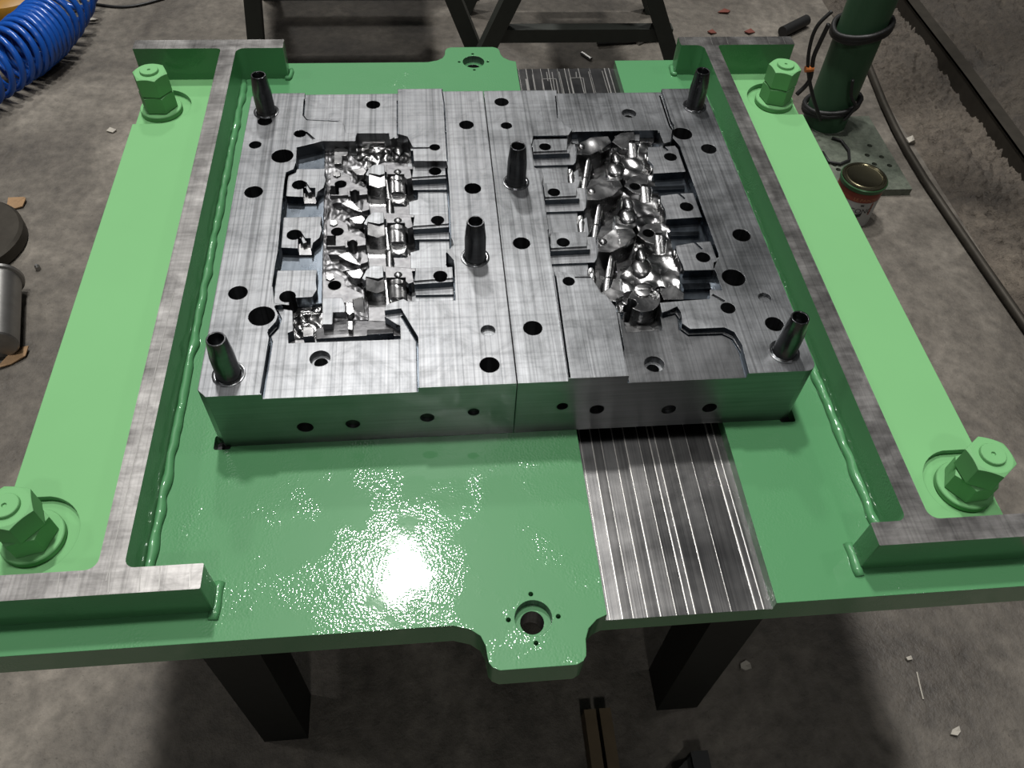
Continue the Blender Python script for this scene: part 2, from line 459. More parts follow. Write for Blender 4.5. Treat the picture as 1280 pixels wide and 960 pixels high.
for x, y in NUTS:
    s = 1 if x > 0 else -1
    xa, xb = sorted((s * 0.432, s * 0.62))
    c = circ(x, y, 0.049, 40)
    # the spot face runs out through the outer edge of the plate
    pk = [p for p in c if s * p[0] < s * x]
    pk.sort(key=lambda p: p[1])
    poly = pk + [(s * 0.62, y + 0.049), (s * 0.62, y - 0.049)]
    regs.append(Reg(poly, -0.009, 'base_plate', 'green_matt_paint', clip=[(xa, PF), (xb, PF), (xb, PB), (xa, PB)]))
# corner reliefs of the seat under the inserts
for sx in (-1, 1):
    for yy in (0.004, D - 0.004):
        regs.append(Reg(fillet([(sx * 0.345 - 0.010, yy - 0.008), (sx * 0.345 + 0.010, yy - 0.008), (sx * 0.345 + 0.010, yy + 0.012), (sx * 0.345 - 0.010, yy + 0.012)], 0.003, 3), -0.014, 'base_plate', 'dark_bore'))
for ty, s in ((PF + 0.002, 1), (PB, 1)):
    regs.append(Reg(circ(0, ty, 0.0197, 36), -0.013, 'base_plate', 'green_gloss_paint', 'milled_steel_dark'))
    regs.append(Reg(circ(-0.0005, ty, 0.0127, 28), 0, 'base_plate', 'dark_bore', void=True))
    for a in range(4):
        regs.append(Reg(circ(0.0262 * math.cos(a * math.pi / 2), ty + 0.0265 * math.sin(a * math.pi / 2), 0.0026, 12), -0.018, 'base_plate', 'dark_bore'))
# machined channel with slightly uneven milling passes
edges_x = [0.078, 0.083, 0.097, 0.1085, 0.124, 0.1385, 0.1555, 0.169, 0.1765, 0.195, 0.216, 0.2445, 0.2525, 0.262]
offs = [0.0004, -0.0003, 0.0002, -0.0002, 0.0003, -0.0001, 0.0002, -0.0004, 0.0001, 0.0003, -0.0002, 0.0002, -0.0006]
tilt = [0.00, 0.03, -0.035, 0.02, -0.02, 0.025, -0.02, 0.05, -0.015, 0.02, -0.012, 0.05, 0.02]
chclip = None
for k in range(len(edges_x) - 1):
    xa, xb = edges_x[k], edges_x[k + 1]
    if k == 0: xa = 0.0775
    regs.append(Reg([(xa, PF - 0.001), (xb, PF - 0.001), (xb, PB + 0.001), (xa, PB + 0.001)],
                    (lambda x, y, k=k, xa=xa: -0.0155 + offs[k] + (x - xa) * tilt[k] * 0.6), 'machined_channel', 'channel_steel')); regs[-1].omat = 'green_gloss_paint'
for k, (xx, w) in enumerate(zip(edges_x[1:-1], (.0010, .0016, .0008, .0012, .0016, .0008, .0016, .0014, .0014, .0006, .0022, .0016))):
    regs.append(Reg([(xx - w / 2, PF - 0.001), (xx + w / 2, PF - 0.001), (xx + w / 2, PB + 0.001), (xx - w / 2, PB + 0.001)], (lambda x, y, xx=xx, w=w: -0.0146 - 0.25 * abs(x - xx) ), 'machined_channel', 'bright_rod')); regs[-1].omat = 'green_gloss_paint'
# underside closes the plate
bp = terrace(regs, -TH, lambda x, y, z: (x, y, z), base)
terrace([Reg(outl, -TH, 'underside', 'green_gloss_paint')] + [Reg(circ(-0.0005, ty, 0.0127, 28), 0, 'underside', 'dark_bore', void=True) for ty in (PF + 0.002, PB)], -TH, lambda x, y, z: (x, y, z), base)
# scribed layout lines on the channel at the back
def scribe(p, q, w=0.0016):
    m_ = MB(); z = -0.0148
    m_.bar((p[0], p[1], z), (q[0], q[1], z), w, 0.0006, (0, 0, 1))
    return m_.obj('scribed_line', 'bright_rod', bp['machined_channel'], smooth=False, loc=(0, 0, 0))
CROP['S'] = (640, 80, 8)
for a, b_ in [((295, 150), (440, 148)), ((440, 148), (470, 310)), ((400, 80), (435, 310)), ((300, 150), (315, 260)), ((580, 140), (710, 138)),
              ((580, 140), (618, 320)), ((710, 138), (740, 305)), ((765, 75), (825, 305)), ((470, 78), (525, 310)), ((900, 70), (970, 305)), ((345, 80), (360, 170)), ((205, 105), (230, 260)), ((640, 80), (645, 140))]:
    pa, pb = W2('S', [a, b_], -0.0148); scribe(pa, pb)
scr = MB(); pa, pb = W2('S', [(145, 150), (165, 265)], -0.0148)
scr.bar((pa[0], pa[1], -0.0148), (pb[0], pb[1], -0.0148), 0.0045, 0.0006, (0, 0, 1)); scr.obj('scribed_line', 'bright_rod', bp['machined_channel'], smooth=False, loc=(0, 0, 0))

# rails
def rail(s, xi, xo, end):
    x1, x2 = s * xi, s * xo           # inner and outer web face
    fo = s * 0.5745; fi = s * end
    y0, y1, y2, y3 = -0.204, -0.177, 0.7712, 0.7983
    pts = [(fi, y0), (fo, y0), (fo, y1), (x2, y1), (x2, y2), (fo, y2), (fo, y3), (fi, y3), (fi, y2), (x1, y2), (x1, y1), (fi, y1)]
    rd = [0.0015, 0.0015, 0.0015, 0.012, 0.007, 0.0015, 0.0015, 0.0015, 0.0015, 0.014, 0.010, 0.0015]
    return terrace([Reg(fillet(pts, rd, 5), ZR, 'machined_top', 'rail_steel', 'green_gloss_paint', wpart='rail')], 0.0, lambda x, y, z: (x, y, z), base)
def weld(pts, r, seed):
    P_ = []; pts = [Vector(p) for p in pts]
    for a, b_ in zip(pts[:-1], pts[1:]):
        n = max(2, int((b_ - a).length / 0.006))
        P_ += [a.lerp(b_, i / n) for i in range(n)]
    P_.append(pts[-1])
    P_ = [p + Vector((noise.noise((p.x * 40, p.y * 40, seed)) * 0.003, noise.noise((p.x * 40, p.y * 40, seed + 5)) * 0.003, 0)) for p in P_]
    m_ = MB(); m_.tube(P_, lambda i: r * (1 + 0.35 * noise.noise((i * 0.23, seed, 0)) + 0.05 * math.sin(i * 1.1)), 9)
    return m_.obj('weld_bead', 'green_gloss_paint', base, angle=180)
for s, xi, xo, end in ((-1, 0.4045, 0.4302, 0.3276), (1, 0.4059, 0.4319, 0.3651)):
    rr = rail(s, xi, xo, end)
    rr['machined_top'].parent = rr['rail']; rr['machined_top'].location = (0, 0, 0)
    def mark(p, q, w=0.0011, nm='milling_mark'):
        m_ = MB(); m_.bar((p[0], p[1], ZR), (q[0], q[1], ZR), w, 0.0005, (0, 0, 1)); o_ = m_.obj(nm, 'bright_rod', rr['rail'], smooth=False, loc=(0, 0, 0))
    for i in range(9):
        x_ = s * (end + 0.010 + i * 0.0255 + 0.004 * math.sin(i * 2.1))
        if s < 0: mark((x_, -0.2025), (x_ - 0.003, -0.1785))
        if s > 0 and i < 8: mark((x_, 0.7725), (x_ + 0.002, 0.797))
    if s < 0: mark((-0.4185, -0.19), (-0.4165, 0.2), 0.0009)
    weld([(s * (xi - 0.003), -0.165, 0.002), (s * (xi - 0.003), 0.76, 0.002)], 0.0060, 3 + s)
    weld([(s * (end + 0.004), 0.7695, 0.002), (s * (end - 0.001), 0.7695, 0.002), (s * (end - 0.003), 0.775, 0.002), (s * (end - 0.003), 0.795, 0.002)], 0.004, 13 + s)
    weld([(s * (end - 0.001), -0.212, 0.0), (s * (end - 0.001), -0.172, 0.0)], 0.0055, 23 + s)

# tie bolts: washer, two hex nuts, stud end
def hexnut(af, h):
    n = 48; a = af / 2; v = []; f = []
    def hr(t): return a / math.cos(((t + math.pi / 6) % (math.pi / 3)) - math.pi / 6)
    R = a * 0.95
    rings = []
    for kind in range(5):
        ring = []
        for k in range(n):
            t = 2 * math.pi * k / n; r = hr(t); ch = max(0.0, (r - R)) * 0.5
            if kind == 0: q = (a * 0.6, 0)
            elif kind == 1: q = (r, 0.0015)
            elif kind == 2: q = (r, h - ch)
            elif kind == 3: q = (R, h)
            else: q = (a * 0.55, h)
            ring.append(len(v)); v.append((q[0] * math.cos(t), q[0] * math.sin(t), q[1]))
        rings.append(ring)
    for i in range(4):
        for k in range(n): f.append((rings[i][k], rings[i][(k + 1) % n], rings[i + 1][(k + 1) % n], rings[i + 1][k]))
    f.append(tuple(rings[4])); f.append(tuple(rings[0])[::-1])
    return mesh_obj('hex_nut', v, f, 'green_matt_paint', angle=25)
mb = MB(); mb.lathe([(0.0148, 0.0), (0.0148, 0.074), (0.0143, 0.0762), (0.0135, 0.077), (0.0026, 0.0765), (0.0022, 0.0745)], 36, capt=True)
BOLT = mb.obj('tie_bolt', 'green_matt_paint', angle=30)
mb = MB(); mb.lathe([(0.016, 0.0005), (0.0325, 0.0005), (0.0335, 0.002), (0.0335, 0.008), (0.0325, 0.0095), (0.016, 0.0095)], 48)
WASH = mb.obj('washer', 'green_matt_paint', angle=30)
NUT1 = hexnut(0.0485, 0.030); NUT2 = hexnut(0.0485, 0.033)
for i, (x, y) in enumerate(NUTS):
    rr = (0.35, 0.10, 0.42, 0.15)[i]; r2 = (0.75, 0.62, 0.50, 0.20)[i]
    tilt_ = 0.0
    b_ = BOLT if i == 0 else BOLT.copy(); w_ = WASH if i == 0 else WASH.copy(); n1 = NUT1 if i == 0 else NUT1.copy(); n2 = NUT2 if i == 0 else NUT2.copy()
    for o in (b_, w_, n1, n2):
        if not o.users_collection: COL.objects.link(o)
    b_.parent = base; b_.location = (x, y - CY, -0.009 + TH)
    w_.parent = b_; n1.parent = b_; n2.parent = b_
    w_.location = (0, 0, 0); n1.location = (0, 0, 0.0095); n1.rotation_euler = (0, 0, r2); n2.location = (0, 0, 0.0397); n2.rotation_euler = (0, 0, rr)

# ================================================================ DIE INSERTS
def MM(d): return T - d / 1000.0
class Insert:
    def __init__(s): s.r = []; s.pocket = None; s.front = None
    def add(s, crop, pts, d, part, mat, wmat=None, dy=0.0, dx=0.0, clip=True, fn=None, grid=0, zref=None):
        zr = MM(zref if zref is not None else d)
        P_ = W2(crop, pts, zr) if crop else pts
        P_ = [(x + dx, y + dy) for x, y in P_]
        ys = [p[1] for p in P_]; xs = [p[0] for p in P_]
        bb = (min(xs), max(xs), min(ys), max(ys))
        z = (lambda x, y: MM(fn((x - bb[0]) / (bb[1] - bb[0]), (y - bb[2]) / (bb[3] - bb[2]), x, y))) if fn else MM(d)
        s.r.append(Reg(P_, z, part, mat, wmat, s.pocket if clip else None, grid=grid))
    def hole(s, x, y, r, depth=45, lip=None, mat='dark_bore', part='insert_body', wm='milled_steel_dark', n=22, top=0):
        s.r.append(Reg(circ(x, y, r, n), MM(top + depth), part, mat, wm))
def groove(ins, crop, pts, w, depth, z=0.0, part='insert_body', mat='oiled_steel'):
    P_ = [Vector(p) for p in W2(crop, pts, MM(z))]; a = []; b_ = []; w /= 2000.0
    for i, p in enumerate(P_):
        t = (P_[min(i + 1, len(P_) - 1)] - P_[max(i - 1, 0)]).normalized(); n = Vector((-t.y, t.x))
        a.append(tuple(p + n * w)); b_.append(tuple(p - n * w))
    ins.r.append(Reg(a + b_[::-1], MM(depth), part, mat, mat))
def lumps(d, amp, f=160, seed=0.0):
    return lambda u, v, x, y: d + amp * (noise.noise((x * f, y * f, seed)) + 0.22 * noise.noise((x * f * 2.1, y * f * 2.1, seed + 3)))
def slope(dback, dfront, crown=0.0):
    return lambda u, v, x, y: dfront + (dback - dfront) * v + crown * (2 * u - 1) ** 2
def dome(d, h):
    return lambda u, v, x, y: d - h * max(0.0, 1 - (2 * u - 1) ** 2 - (2 * v - 1) ** 2) ** 0.5

# ---------- left insert
L = Insert(); PL = 0.1013
L.r.append(Reg([(-0.35, 0.010), (-0.3405, 0.0), (-0.0006, 0.0), (-0.0006, D), (-0.342, D), (-0.35, D - 0.008)], T, 'insert_body', 'milled_steel', 'side_steel'))
L.add('Z1', [(292, 190), (702, 190), (702, 405), (520, 392), (470, 384), (462, 346), (440, 327), (297, 320), (283, 302)], 3, 'insert_body', 'milled_steel', clip=False)
L.add('Z1', [(701, 150), (897, 150), (905, 240), (923, 520), (770, 520), (742, 420), (702, 385)], -5, 'insert_body', 'milled_steel', clip=False)
fr = [(262, 690), (298, 432), (292, 412), (322, 380), (334, 345), (318, 318), (560, 300), (735, 338), (797, 330), (858, 432), (862, 690)]
L.add('Z2', fr, 8, 'insert_body', 'milled_steel', 'oiled_steel', clip=False, zref=4)
pock = ([px('LA', *p) for p in [(165, 182), (300, 150), (330, 140), (555, 140), (565, 76), (778, 76), (785, 130), (830, 108), (905, 130), (940, 200), (947, 292), (1165, 292), (1183, 480), (1195, 780), (1212, 830), (1160, 880)]]
        + [px('LB', *p) for p in [(1212, 245), (1262, 295), (1270, 340), (1278, 562), (960, 570), (930, 552), (815, 590), (800, 640), (880, 690), (905, 700), (908, 792), (680, 800), (350, 812), (155, 818), (150, 750), (185, 735), (182, 600), (68, 582), (58, 470), (78, 330), (105, 200)]]
        + [px('LA', *p) for p in [(45, 870), (65, 640), (88, 400), (98, 348), (150, 326), (160, 290)]])
PKL = [tuple(U(x, y, z=T)[:2]) for x, y in pock]
L.pocket = PKL
L.r.append(Reg(PKL, MM(24), 'cavity_pocket', 'satin_steel', 'oiled_steel'))
# the floor of the left channels and of the right arms
L.add('LA', [(40, 170), (375, 170), (365, 640), (350, 1260), (0, 1260)], 17, 'cavity_pocket', 'oiled_steel')
L.add('LA', [(905, 290), (1300, 290), (1300, 1240), (935, 1240)], 20, 'cavity_pocket', 'milled_steel_dark')
# spine of the cavity
L.add('LA', [(355, 140), (640, 140), (640, 1400), (330, 1400)], 18, 'cavity_pocket', 'satin_steel', fn=lumps(19, 3.2, 110, 1.0), grid=0.0022)
# polished bowl at the back
L.add('LA', [(520, 120), (950, 100), (950, 300), (890, 300), (750, 290), (620, 340), (530, 270)], 26, 'cavity_pocket', 'polished_steel', fn=lumps(24, 6, 70, 5.0), grid=0.002)
L.add('LA', [(590, 78), (760, 78), (752, 150), (600, 150)], 14, 'cavity_pocket', 'polished_steel')
L.add('LA', [(415, 190), (470, 180), (510, 200), (500, 235), (470, 240), (465, 290), (415, 290)], 11, 'cavity_pocket', 'polished_steel')
L.add('LA', [(800, 180), (850, 170), (885, 205), (850, 245), (800, 210)], 12, 'cavity_pocket', 'polished_steel', fn=dome(14, 6), grid=0.002)
L.add('LA', [(255, 150), (330, 140), (420, 150), (420, 200), (330, 215), (300, 205), (255, 195)], 22, 'cavity_pocket', 'polished_steel', fn=lumps(20, 4, 130, 9), grid=0.002)
# lands with ejector holes
land2 = [(70, 650), (330, 645), (322, 690), (333, 730), (316, 785), (275, 818), (265, 856), (180, 856), (52, 850)]
for k, dy in ((1, 0.1007), (2, 0.0)):
    L.add('LA', land2, 5, 'land#%d' % k, 'milled_steel', 'oiled_steel', dy=dy)
    L.add('LA', [(180, 822), (265, 822), (265, 900), (180, 900)], 14, 'cavity_pocket', 'polished_steel', dy=dy)
    L.add('LA', [(183, 765), (198, 758), (232, 815), (208, 822)], 8, 'land#%d' % k, 'milled_steel_dark', dy=dy)
L.add('LB', [(82, 365), (352, 360), (345, 440), (352, 490), (327, 530), (312, 570), (285, 592), (180, 596), (66, 582)], 5, 'land#3', 'milled_steel', 'oiled_steel')
L.add('LB', [(188, 545), (206, 538), (232, 595), (200, 600)], 8, 'land#3', 'milled_steel_dark')
L.add('LB', [(182, 612), (390, 600), (396, 720), (340, 812), (150, 820), (150, 748), (185, 735)], 22, 'cavity_pocket', 'polished_steel', fn=lumps(22, 6, 90, 2.2), grid=0.002)
L.add('LB', [(345, 740), (530, 690), (905, 690), (910, 796), (345, 816)], 18, 'cavity_pocket', 'satin_steel', fn=slope(20, 16, 3), grid=0.003)
# one unit of the cavity, three times
for k in range(3):
    dy = (1 - k) * PL; tg = '#%d' % (k + 1)
    cp = 'cavity_pocket'
    A = lambda pts, d, part=cp, mat='polished_steel', **kw: L.add('LA', pts, d, part, mat, dy=dy, **kw)
    if k < 2:
        A([(625, 690), (755, 690), (900, 700), (985, 790), (985, 912), (920, 930), (900, 948), (630, 948)], 32)
    else:
        A([(625, 690), (755, 690), (830, 700), (815, 800), (800, 900), (640, 900)], 32)
    A([(365, 672), (430, 655), (500, 690), (512, 740), (625, 790), (625, 832), (480, 838), (440, 842), (365, 842)], 13, mat='satin_steel')
    A([(385, 665), (432, 662), (438, 690), (412, 705), (385, 695)], 11)
    if k < 2:
        A([(370, 842), (437, 842), (437, 908), (370, 908)], 32)
        A([(380, 930), (480, 930), (480, 960), (440, 988), (400, 976)], 28)
        A([(485, 802), (625, 797), (625, 832), (490, 850)], 10, mat='satin_steel')
        A([(440, 902), (500, 880), (522, 890), (592, 968), (560, 962), (490, 932)], 8)
        A(ell(548, 908, 34, 38), 32)
        A([(560, 970), (640, 945), (640, 900), (600, 880), (590, 950)], 12, mat='satin_steel')
    A([(490, 690), (530, 680), (625, 768), (622, 798)], 28)
    A([(515, 652), (600, 635), (620, 660), (600, 692), (550, 687)], 8)
    A([(612, 690), (640, 640), (675, 615), (745, 618), (748, 706), (715, 717), (640, 706)], 4, part='core_plate#a%d' % k, mat='milled_steel_dark')
    A([(640, 702), (715, 715), (748, 706), (752, 752), (700, 762), (635, 750)], 10, fn=slope(6, 16), grid=0.003)
    A([(755, 618), (950, 632), (936, 712), (905, 722), (885, 706), (765, 706)], 3, part='core_plate#b%d' % k, mat='satin_steel')
    A(ell(838, 658, 26, 17), 0, part='core_plate#b%d' % k, fn=dome(3, 2.5), grid=0.0015)
    A([(768, 712), (888, 712), (897, 842), (785, 842)], 6, fn=slope(5, 24, 5), grid=0.002, zref=10)
    A([(795, 842), (897, 842), (885, 880), (845, 897), (810, 880)], 24, zref=24)
    if k < 2:
        A([(752, 862), (790, 866), (812, 905), (800, 962), (760, 962)], 12, fn=slope(10, 20, 4), grid=0.003)
    ap = 'arm_block' + tg
    A([(930, 700), (1300, 680), (1300, 792), (950, 796)], 16.5, part=ap, mat='milled_steel', wmat='oiled_steel')
    A([(950, 632), (1300, 622), (1300, 690), (940, 716)], 5, part=ap, mat='milled_steel')
    A([(940, 716), (1300, 690), (1300, 706), (938, 728)], 7.5, part=ap, mat='milled_steel')
# front detail of the left cavity
L.add('LB', [(390, 548), (518, 545), (542, 600), (540, 640), (460, 642), (455, 722), (390, 722)], 9, 'core_plate#front', 'milled_steel')
L.add('LB', [(545, 575), (590, 580), (600, 640), (570, 660), (548, 640)], 8, 'cavity_pocket', 'polished_steel')
L.add('LB', [(595, 585), (665, 575), (672, 650), (640, 640), (600, 630)], 20, 'cavity_pocket', 'polished_steel', fn=slope(10, 24), grid=0.003)
L.add('LB', [(685, 735), (860, 730), (860, 775), (685, 790)], 10, 'cavity_pocket', 'satin_steel', fn=slope(16, 10), grid=0.004)
L.add('LB', [(560, 700), (590, 700), (590, 760), (560, 755)], 9, 'cavity_pocket', 'polished_steel')
L.add('LB', [(260, 740), (330, 740), (330, 800), (260, 805)], 12, 'cavity_pocket', 'polished_steel')
# drilled holes
for x, y, r in [(-0.3245, 0.5029, 0.0105), (-0.3325, 0.4468, 0.0086), (-0.2925, 0.42, 0.0152), (-0.3242, 0.3431, 0.0122), (-0.3234, 0.1557, 0.0115),
                (-0.2919, 0.1165, 0.0155), (-0.0309, 0.4866, 0.0108), (-0.03, 0.3405, 0.0114), (-0.0292, 0.0285, 0.0115), (-0.2718, 0.4715, 0.0088), (-0.0791, 0.4269, 0.0075)]:
    L.hole(x, y, r)
L.hole(-0.0273, 0.0807, 0.0086, 7, mat='milled_steel_dark')
L.hole(-0.222, 0.0547, 0.0118, 9, top=8, mat='milled_steel_dark'); L.hole(-0.222, 0.0547, 0.0078, 45)
L.hole(-0.1685, 0.5453, 0.0105)
for i, (x, y) in enumerate([(-0.2663, 0.3626), (-0.2654, 0.2619), (-0.2655, 0.1516)]): L.hole(x, y, 0.0098, top=5, part='land#%d' % (i + 1))
for i, (x, y) in enumerate([(-0.2117, 0.3721), (-0.2121, 0.2746), (-0.2114, 0.1761)]): L.hole(x, y, 0.0082, top=13, part='cavity_pocket')
for i, (x, y) in enumerate([(-0.0803, 0.386), (-0.08, 0.2831), (-0.0801, 0.179)]): L.hole(x, y, 0.0088, top=5, part='arm_block#%d' % (i + 1))
L.add('LA', [(222, 97), (232, 90), (290, 140), (270, 146)], 4, 'insert_body', 'milled_steel_dark', clip=False)
L.add('LA', [(925, 192), (1052, 192), (1052, 202), (925, 204)], -2, 'insert_body', 'milled_steel_dark', clip=False)

# run-out grooves and fillets along the steps; dark steel paints shade into them
groove(L, 'LA', [(1160, 298), (1176, 470), (1188, 780), (1205, 830), (1166, 872)], 2.6, 27)
groove(L, 'LB', [(1214, 245), (1258, 295), (1264, 340), (1270, 556), (965, 562)], 2.6, 24)
groove(L, 'Z1', [(899, 196), (908, 260), (922, 508)], 1.8, 7)  # dark line put in for the shadow of the proud strip
groove(L, 'Z1', [(699, 225), (700, 385)], 1.6, 6)
groove(L, 'Z1', [(286, 226), (281, 300), (297, 319), (438, 326)], 1.6, 6)
groove(L, 'Z2', [(264, 645), (298, 432), (292, 412), (322, 380), (333, 345), (318, 312)], 3.0, 11)
groove(L, 'Z2', [(797, 333), (857, 432), (861, 632)], 3.0, 11)
groove(L, 'LA', [(46, 870), (66, 640), (90, 400), (100, 350), (150, 328), (162, 290)], 2.6, 26)
groove(L, 'LB', [(60, 470), (80, 330), (106, 200)], 2.6, 26)
# ---------- right insert
Rr = Insert(); PRr = 0.098
Rr.r.append(Reg(fillet([(0.0006, 0.0), (0.35, 0.0), (0.35, D), (0.0006, D)], [0, 0.013, 0.012, 0], 6), T, 'insert_body', 'milled_steel_dark', 'side_steel'))
Rr.add('Z3', [(338, 170), (800, 170), (848, 330), (862, 352), (850, 372), (790, 372), (415, 372), (372, 345), (345, 312)], 6, 'insert_body', 'milled_steel_dark', 'oiled_steel', clip=False, zref=3)
Rr.add('C4', [(290, 680), (516, 680), (460, 335), (455, 290), (400, 262), (362, 200), (218, 190)], -5, 'insert_body', 'milled_steel_dark', clip=False)
Rr.add('C4', [(514, 680), (476, 400), (470, 335), (640, 345), (688, 322), (702, 345), (704, 385), (738, 408), (868, 402), (905, 420), (935, 470), (968, 640)], 8, 'insert_body', 'smooth_dark_steel', 'oiled_steel', clip=False, zref=4)
pock = ([px('RA', *p) for p in [(30, 245), (35, 212), (270, 208), (300, 162), (870, 152), (882, 205), (905, 262), (950, 250)]]
        + [px('Z3', *p) for p in [(850, 400), (885, 435), (897, 470), (1062, 925)]]
        + [px('C4', *p) for p in [(845, 132), (832, 165), (862, 252), (815, 250), (815, 285), (720, 292), (625, 300), (640, 388), (500, 397), (490, 350), (457, 332), (402, 262), (362, 200), (218, 178), (205, 30)]]
        + [px('Z3', *p) for p in [(310, 820), (276, 600), (284, 570), (270, 545), (242, 530), (228, 430)]])
PKR = [tuple(U(x, y, z=T)[:2]) for x, y in pock]
Rr.pocket = PKR
Rr.r.append(Reg(PKR, MM(24), 'cavity_pocket', 'polished_steel', 'oiled_steel'))
Rr.add('RA', [(20, 200), (330, 200), (420, 1000), (450, 1300), (60, 1300)], 19, 'cavity_pocket', 'milled_steel_dark')
Rr.add('RA', [(790, 270), (1300, 240), (1400, 1300), (900, 1300)], 17, 'cavity_pocket', 'oiled_steel')
cp = 'cavity_pocket'
# deep pit at the back and the pits in front of each core plate
Rr.add('RA', [(295, 150), (885, 150), (880, 275), (800, 290), (560, 300), (300, 260)], 30, cp, 'polished_steel')
Rr.add('RA', [(610, 232), (650, 205), (745, 200), (742, 280), (712, 308), (676, 316), (645, 300), (618, 270)], 12, cp, 'milled_steel_dark')
Rr.add('RA', [(745, 200), (845, 195), (835, 270), (745, 262)], 16, cp, 'polished_steel', fn=slope(22, 12), grid=0.003)
Rr.add('RA', [(570, 215), (610, 205), (612, 260), (575, 250)], 10, cp, 'polished_steel')
# winding lumpy spine
Rr.add('RA', [(530, 240), (830, 270), (850, 560), (930, 720), (960, 950), (1010, 1140), (1010, 1310), (640, 1300), (600, 1000), (560, 620), (520, 420)], 16, cp, 'polished_steel', fn=lumps(16, 4.0, 55, 6.0), grid=0.0019)
for k in range(3):
    dy = (1 - k) * 0.1015; xx = 0.0
    A = lambda pts, d, part=cp, mat='polished_steel', **kw: Rr.add('RA', pts, d, part, mat, dy=dy, **kw)
    # pit with slanted round pillar, in front of the core plate
    A([(335, 600), (480, 640), (570, 605), (625, 560), (640, 600), (610, 700), (610, 770), (530, 850), (400, 855), (395, 800), (325, 850), (320, 765), (385, 720), (380, 640)], 34)
    A([(470, 662), (528, 700), (462, 850), (402, 850)], 8, fn=lambda u, v, x, y: 9 + 20 * (1 - v) + 7 * (2 * ((u - 0.42 * v) / 0.58) - 1) ** 2 if 0 <= (u - 0.42 * v) / 0.58 <= 1 else 30, grid=0.0015, zref=9)
    A([(325, 760), (355, 755), (382, 790), (375, 850), (335, 850)], 18, fn=slope(14, 26, 3), grid=0.003)
    # core plate
    A([(325, 602), (330, 562), (400, 560), (490, 512), (610, 506), (634, 545), (570, 602), (480, 640), (380, 640)], 2, part='core_plate#%d' % k, mat='polished_steel', fn=lumps(2.5, 2.2, 38, k + 1.7), grid=0.0022)
    A(ell(425, 574, 25, 17), 0, part='core_plate#%d' % k, fn=dome(2, 3), grid=0.0015)
    # round lumps beside the pit
    A(ell(665, 735, 66, 58), 12, fn=dome(18, 9), grid=0.0019)
    A(ell(668, 660, 38, 48), 9, fn=dome(14, 8), grid=0.0019)
    # plate around the ejector hole
    if k < 3:
        A([(672, 500), (700, 480), (790, 472), (802, 540), (782, 570), (748, 602), (700, 590), (640, 545)], 6, part='boss_plate#%d' % k, mat='polished_steel')
        A([(745, 600), (820, 600), (815, 690), (740, 690)], 24, fn=slope(10, 24, 5), grid=0.002)
    # comb of ridges at the right of the spine
    for j in range(4):
        A([(862 + 12 * j, 640 + 26 * j), (886 + 12 * j, 628 + 26 * j), (900 + 10 * j, 668 + 26 * j), (880 + 10 * j, 690 + 26 * j)], 6 + 2 * j, fn=slope(5, 14, 3), grid=0.002)
    ap = 'arm_block#%d' % (k + 1)
    A([(60, 560), (380, 560), (385, 690), (370, 712), (60, 722)], 15.5, part=ap, mat='milled_steel', wmat='oiled_steel')
    A([(60, 600), (345, 600), (340, 630), (60, 642)], 7, part=ap, mat='milled_steel')
    A([(60, 530), (326, 524), (322, 610), (60, 622)], 4, part=ap, mat='milled_steel_dark')
lands = [('RA', [(800, 288), (885, 285), (1100, 270), (1100, 440), (1058, 450), (835, 464), (836, 410), (800, 372)]),
         ('RA', [(885, 612), (1000, 598), (1250, 585), (1250, 745), (1165, 753), (925, 769), (912, 700), (885, 652)]),
         ('RB', [(880, 252), (985, 233), (1250, 210), (1250, 345), (1170, 345), (1132, 362), (1130, 412), (935, 417), (925, 380), (885, 300)])]
for k, (c_, p_) in enumerate(lands): Rr.add(c_, p_, 5, 'land#%d' % (k + 1), 'milled_steel', 'oiled_steel')
for c_, p_ in [('RA', [(878, 282), (892, 278), (935, 318), (918, 328)]), ('RA', [(990, 606), (1002, 600), (1048, 640), (1036, 648)]), ('RB', [(990, 240), (1003, 234), (1055, 282), (1042, 290)])]:
    Rr.add(c_, p_, 8, 'cavity_pocket', 'milled_steel_dark')
for c_, p_ in [('RA', [(820, 545), (1042, 540), (1042, 575), (830, 582)]), ('RA', [(930, 850), (1140, 845), (1140, 885), (950, 890)]), ('RB', [(920, 500), (1105, 495), (1110, 545), (930, 552)])]:
    Rr.add(c_, p_, 14, 'cavity_pocket', 'oiled_steel', fn=slope(15, 11), grid=0.003)
# front boss of the right cavity
Rr.add('RB', [(460, 640), (540, 600), (780, 590), (810, 670), (805, 800), (540, 800)], 28, cp, 'polished_steel')
Rr.add('RB', [(775, 560), (800, 610), (930, 610), (935, 570), (880, 520), (830, 500), (775, 520)], 5, 'boss_plate#f', 'polished_steel')
Rr.add('RB', [(385, 560), (440, 532), (532, 560), (530, 595), (480, 625), (430, 615)], 3, 'core_plate#leaf', 'polished_steel', fn=lumps(3, 0.8, 60, 8), grid=0.003)
Rr.add('RB', [(472, 640), (520, 620), (560, 650), (560, 700), (490, 700)], 12, cp, 'polished_steel', fn=lumps(12, 4, 160, 3), grid=0.002)
Rr.add('RB', ell(668, 612, 108, 80, 28), 1, 'round_boss', 'polished_steel')
Rr.add('RB', ell(668, 540, 68, 44, 24), -2, 'round_boss', 'polished_steel', fn=dome(-1, 2), grid=0.003)
Rr.add('RB', [(690, 570), (765, 540), (770, 620), (730, 640), (700, 610)], 8, 'round_boss', 'polished_steel', fn=lumps(7, 4, 140, 4), grid=0.002)
bx, by = U(*px('RB', 577, 634), z=MM(1))[:2]
Rr.hole(bx, by, 0.0078, 40, top=1, part='round_boss')
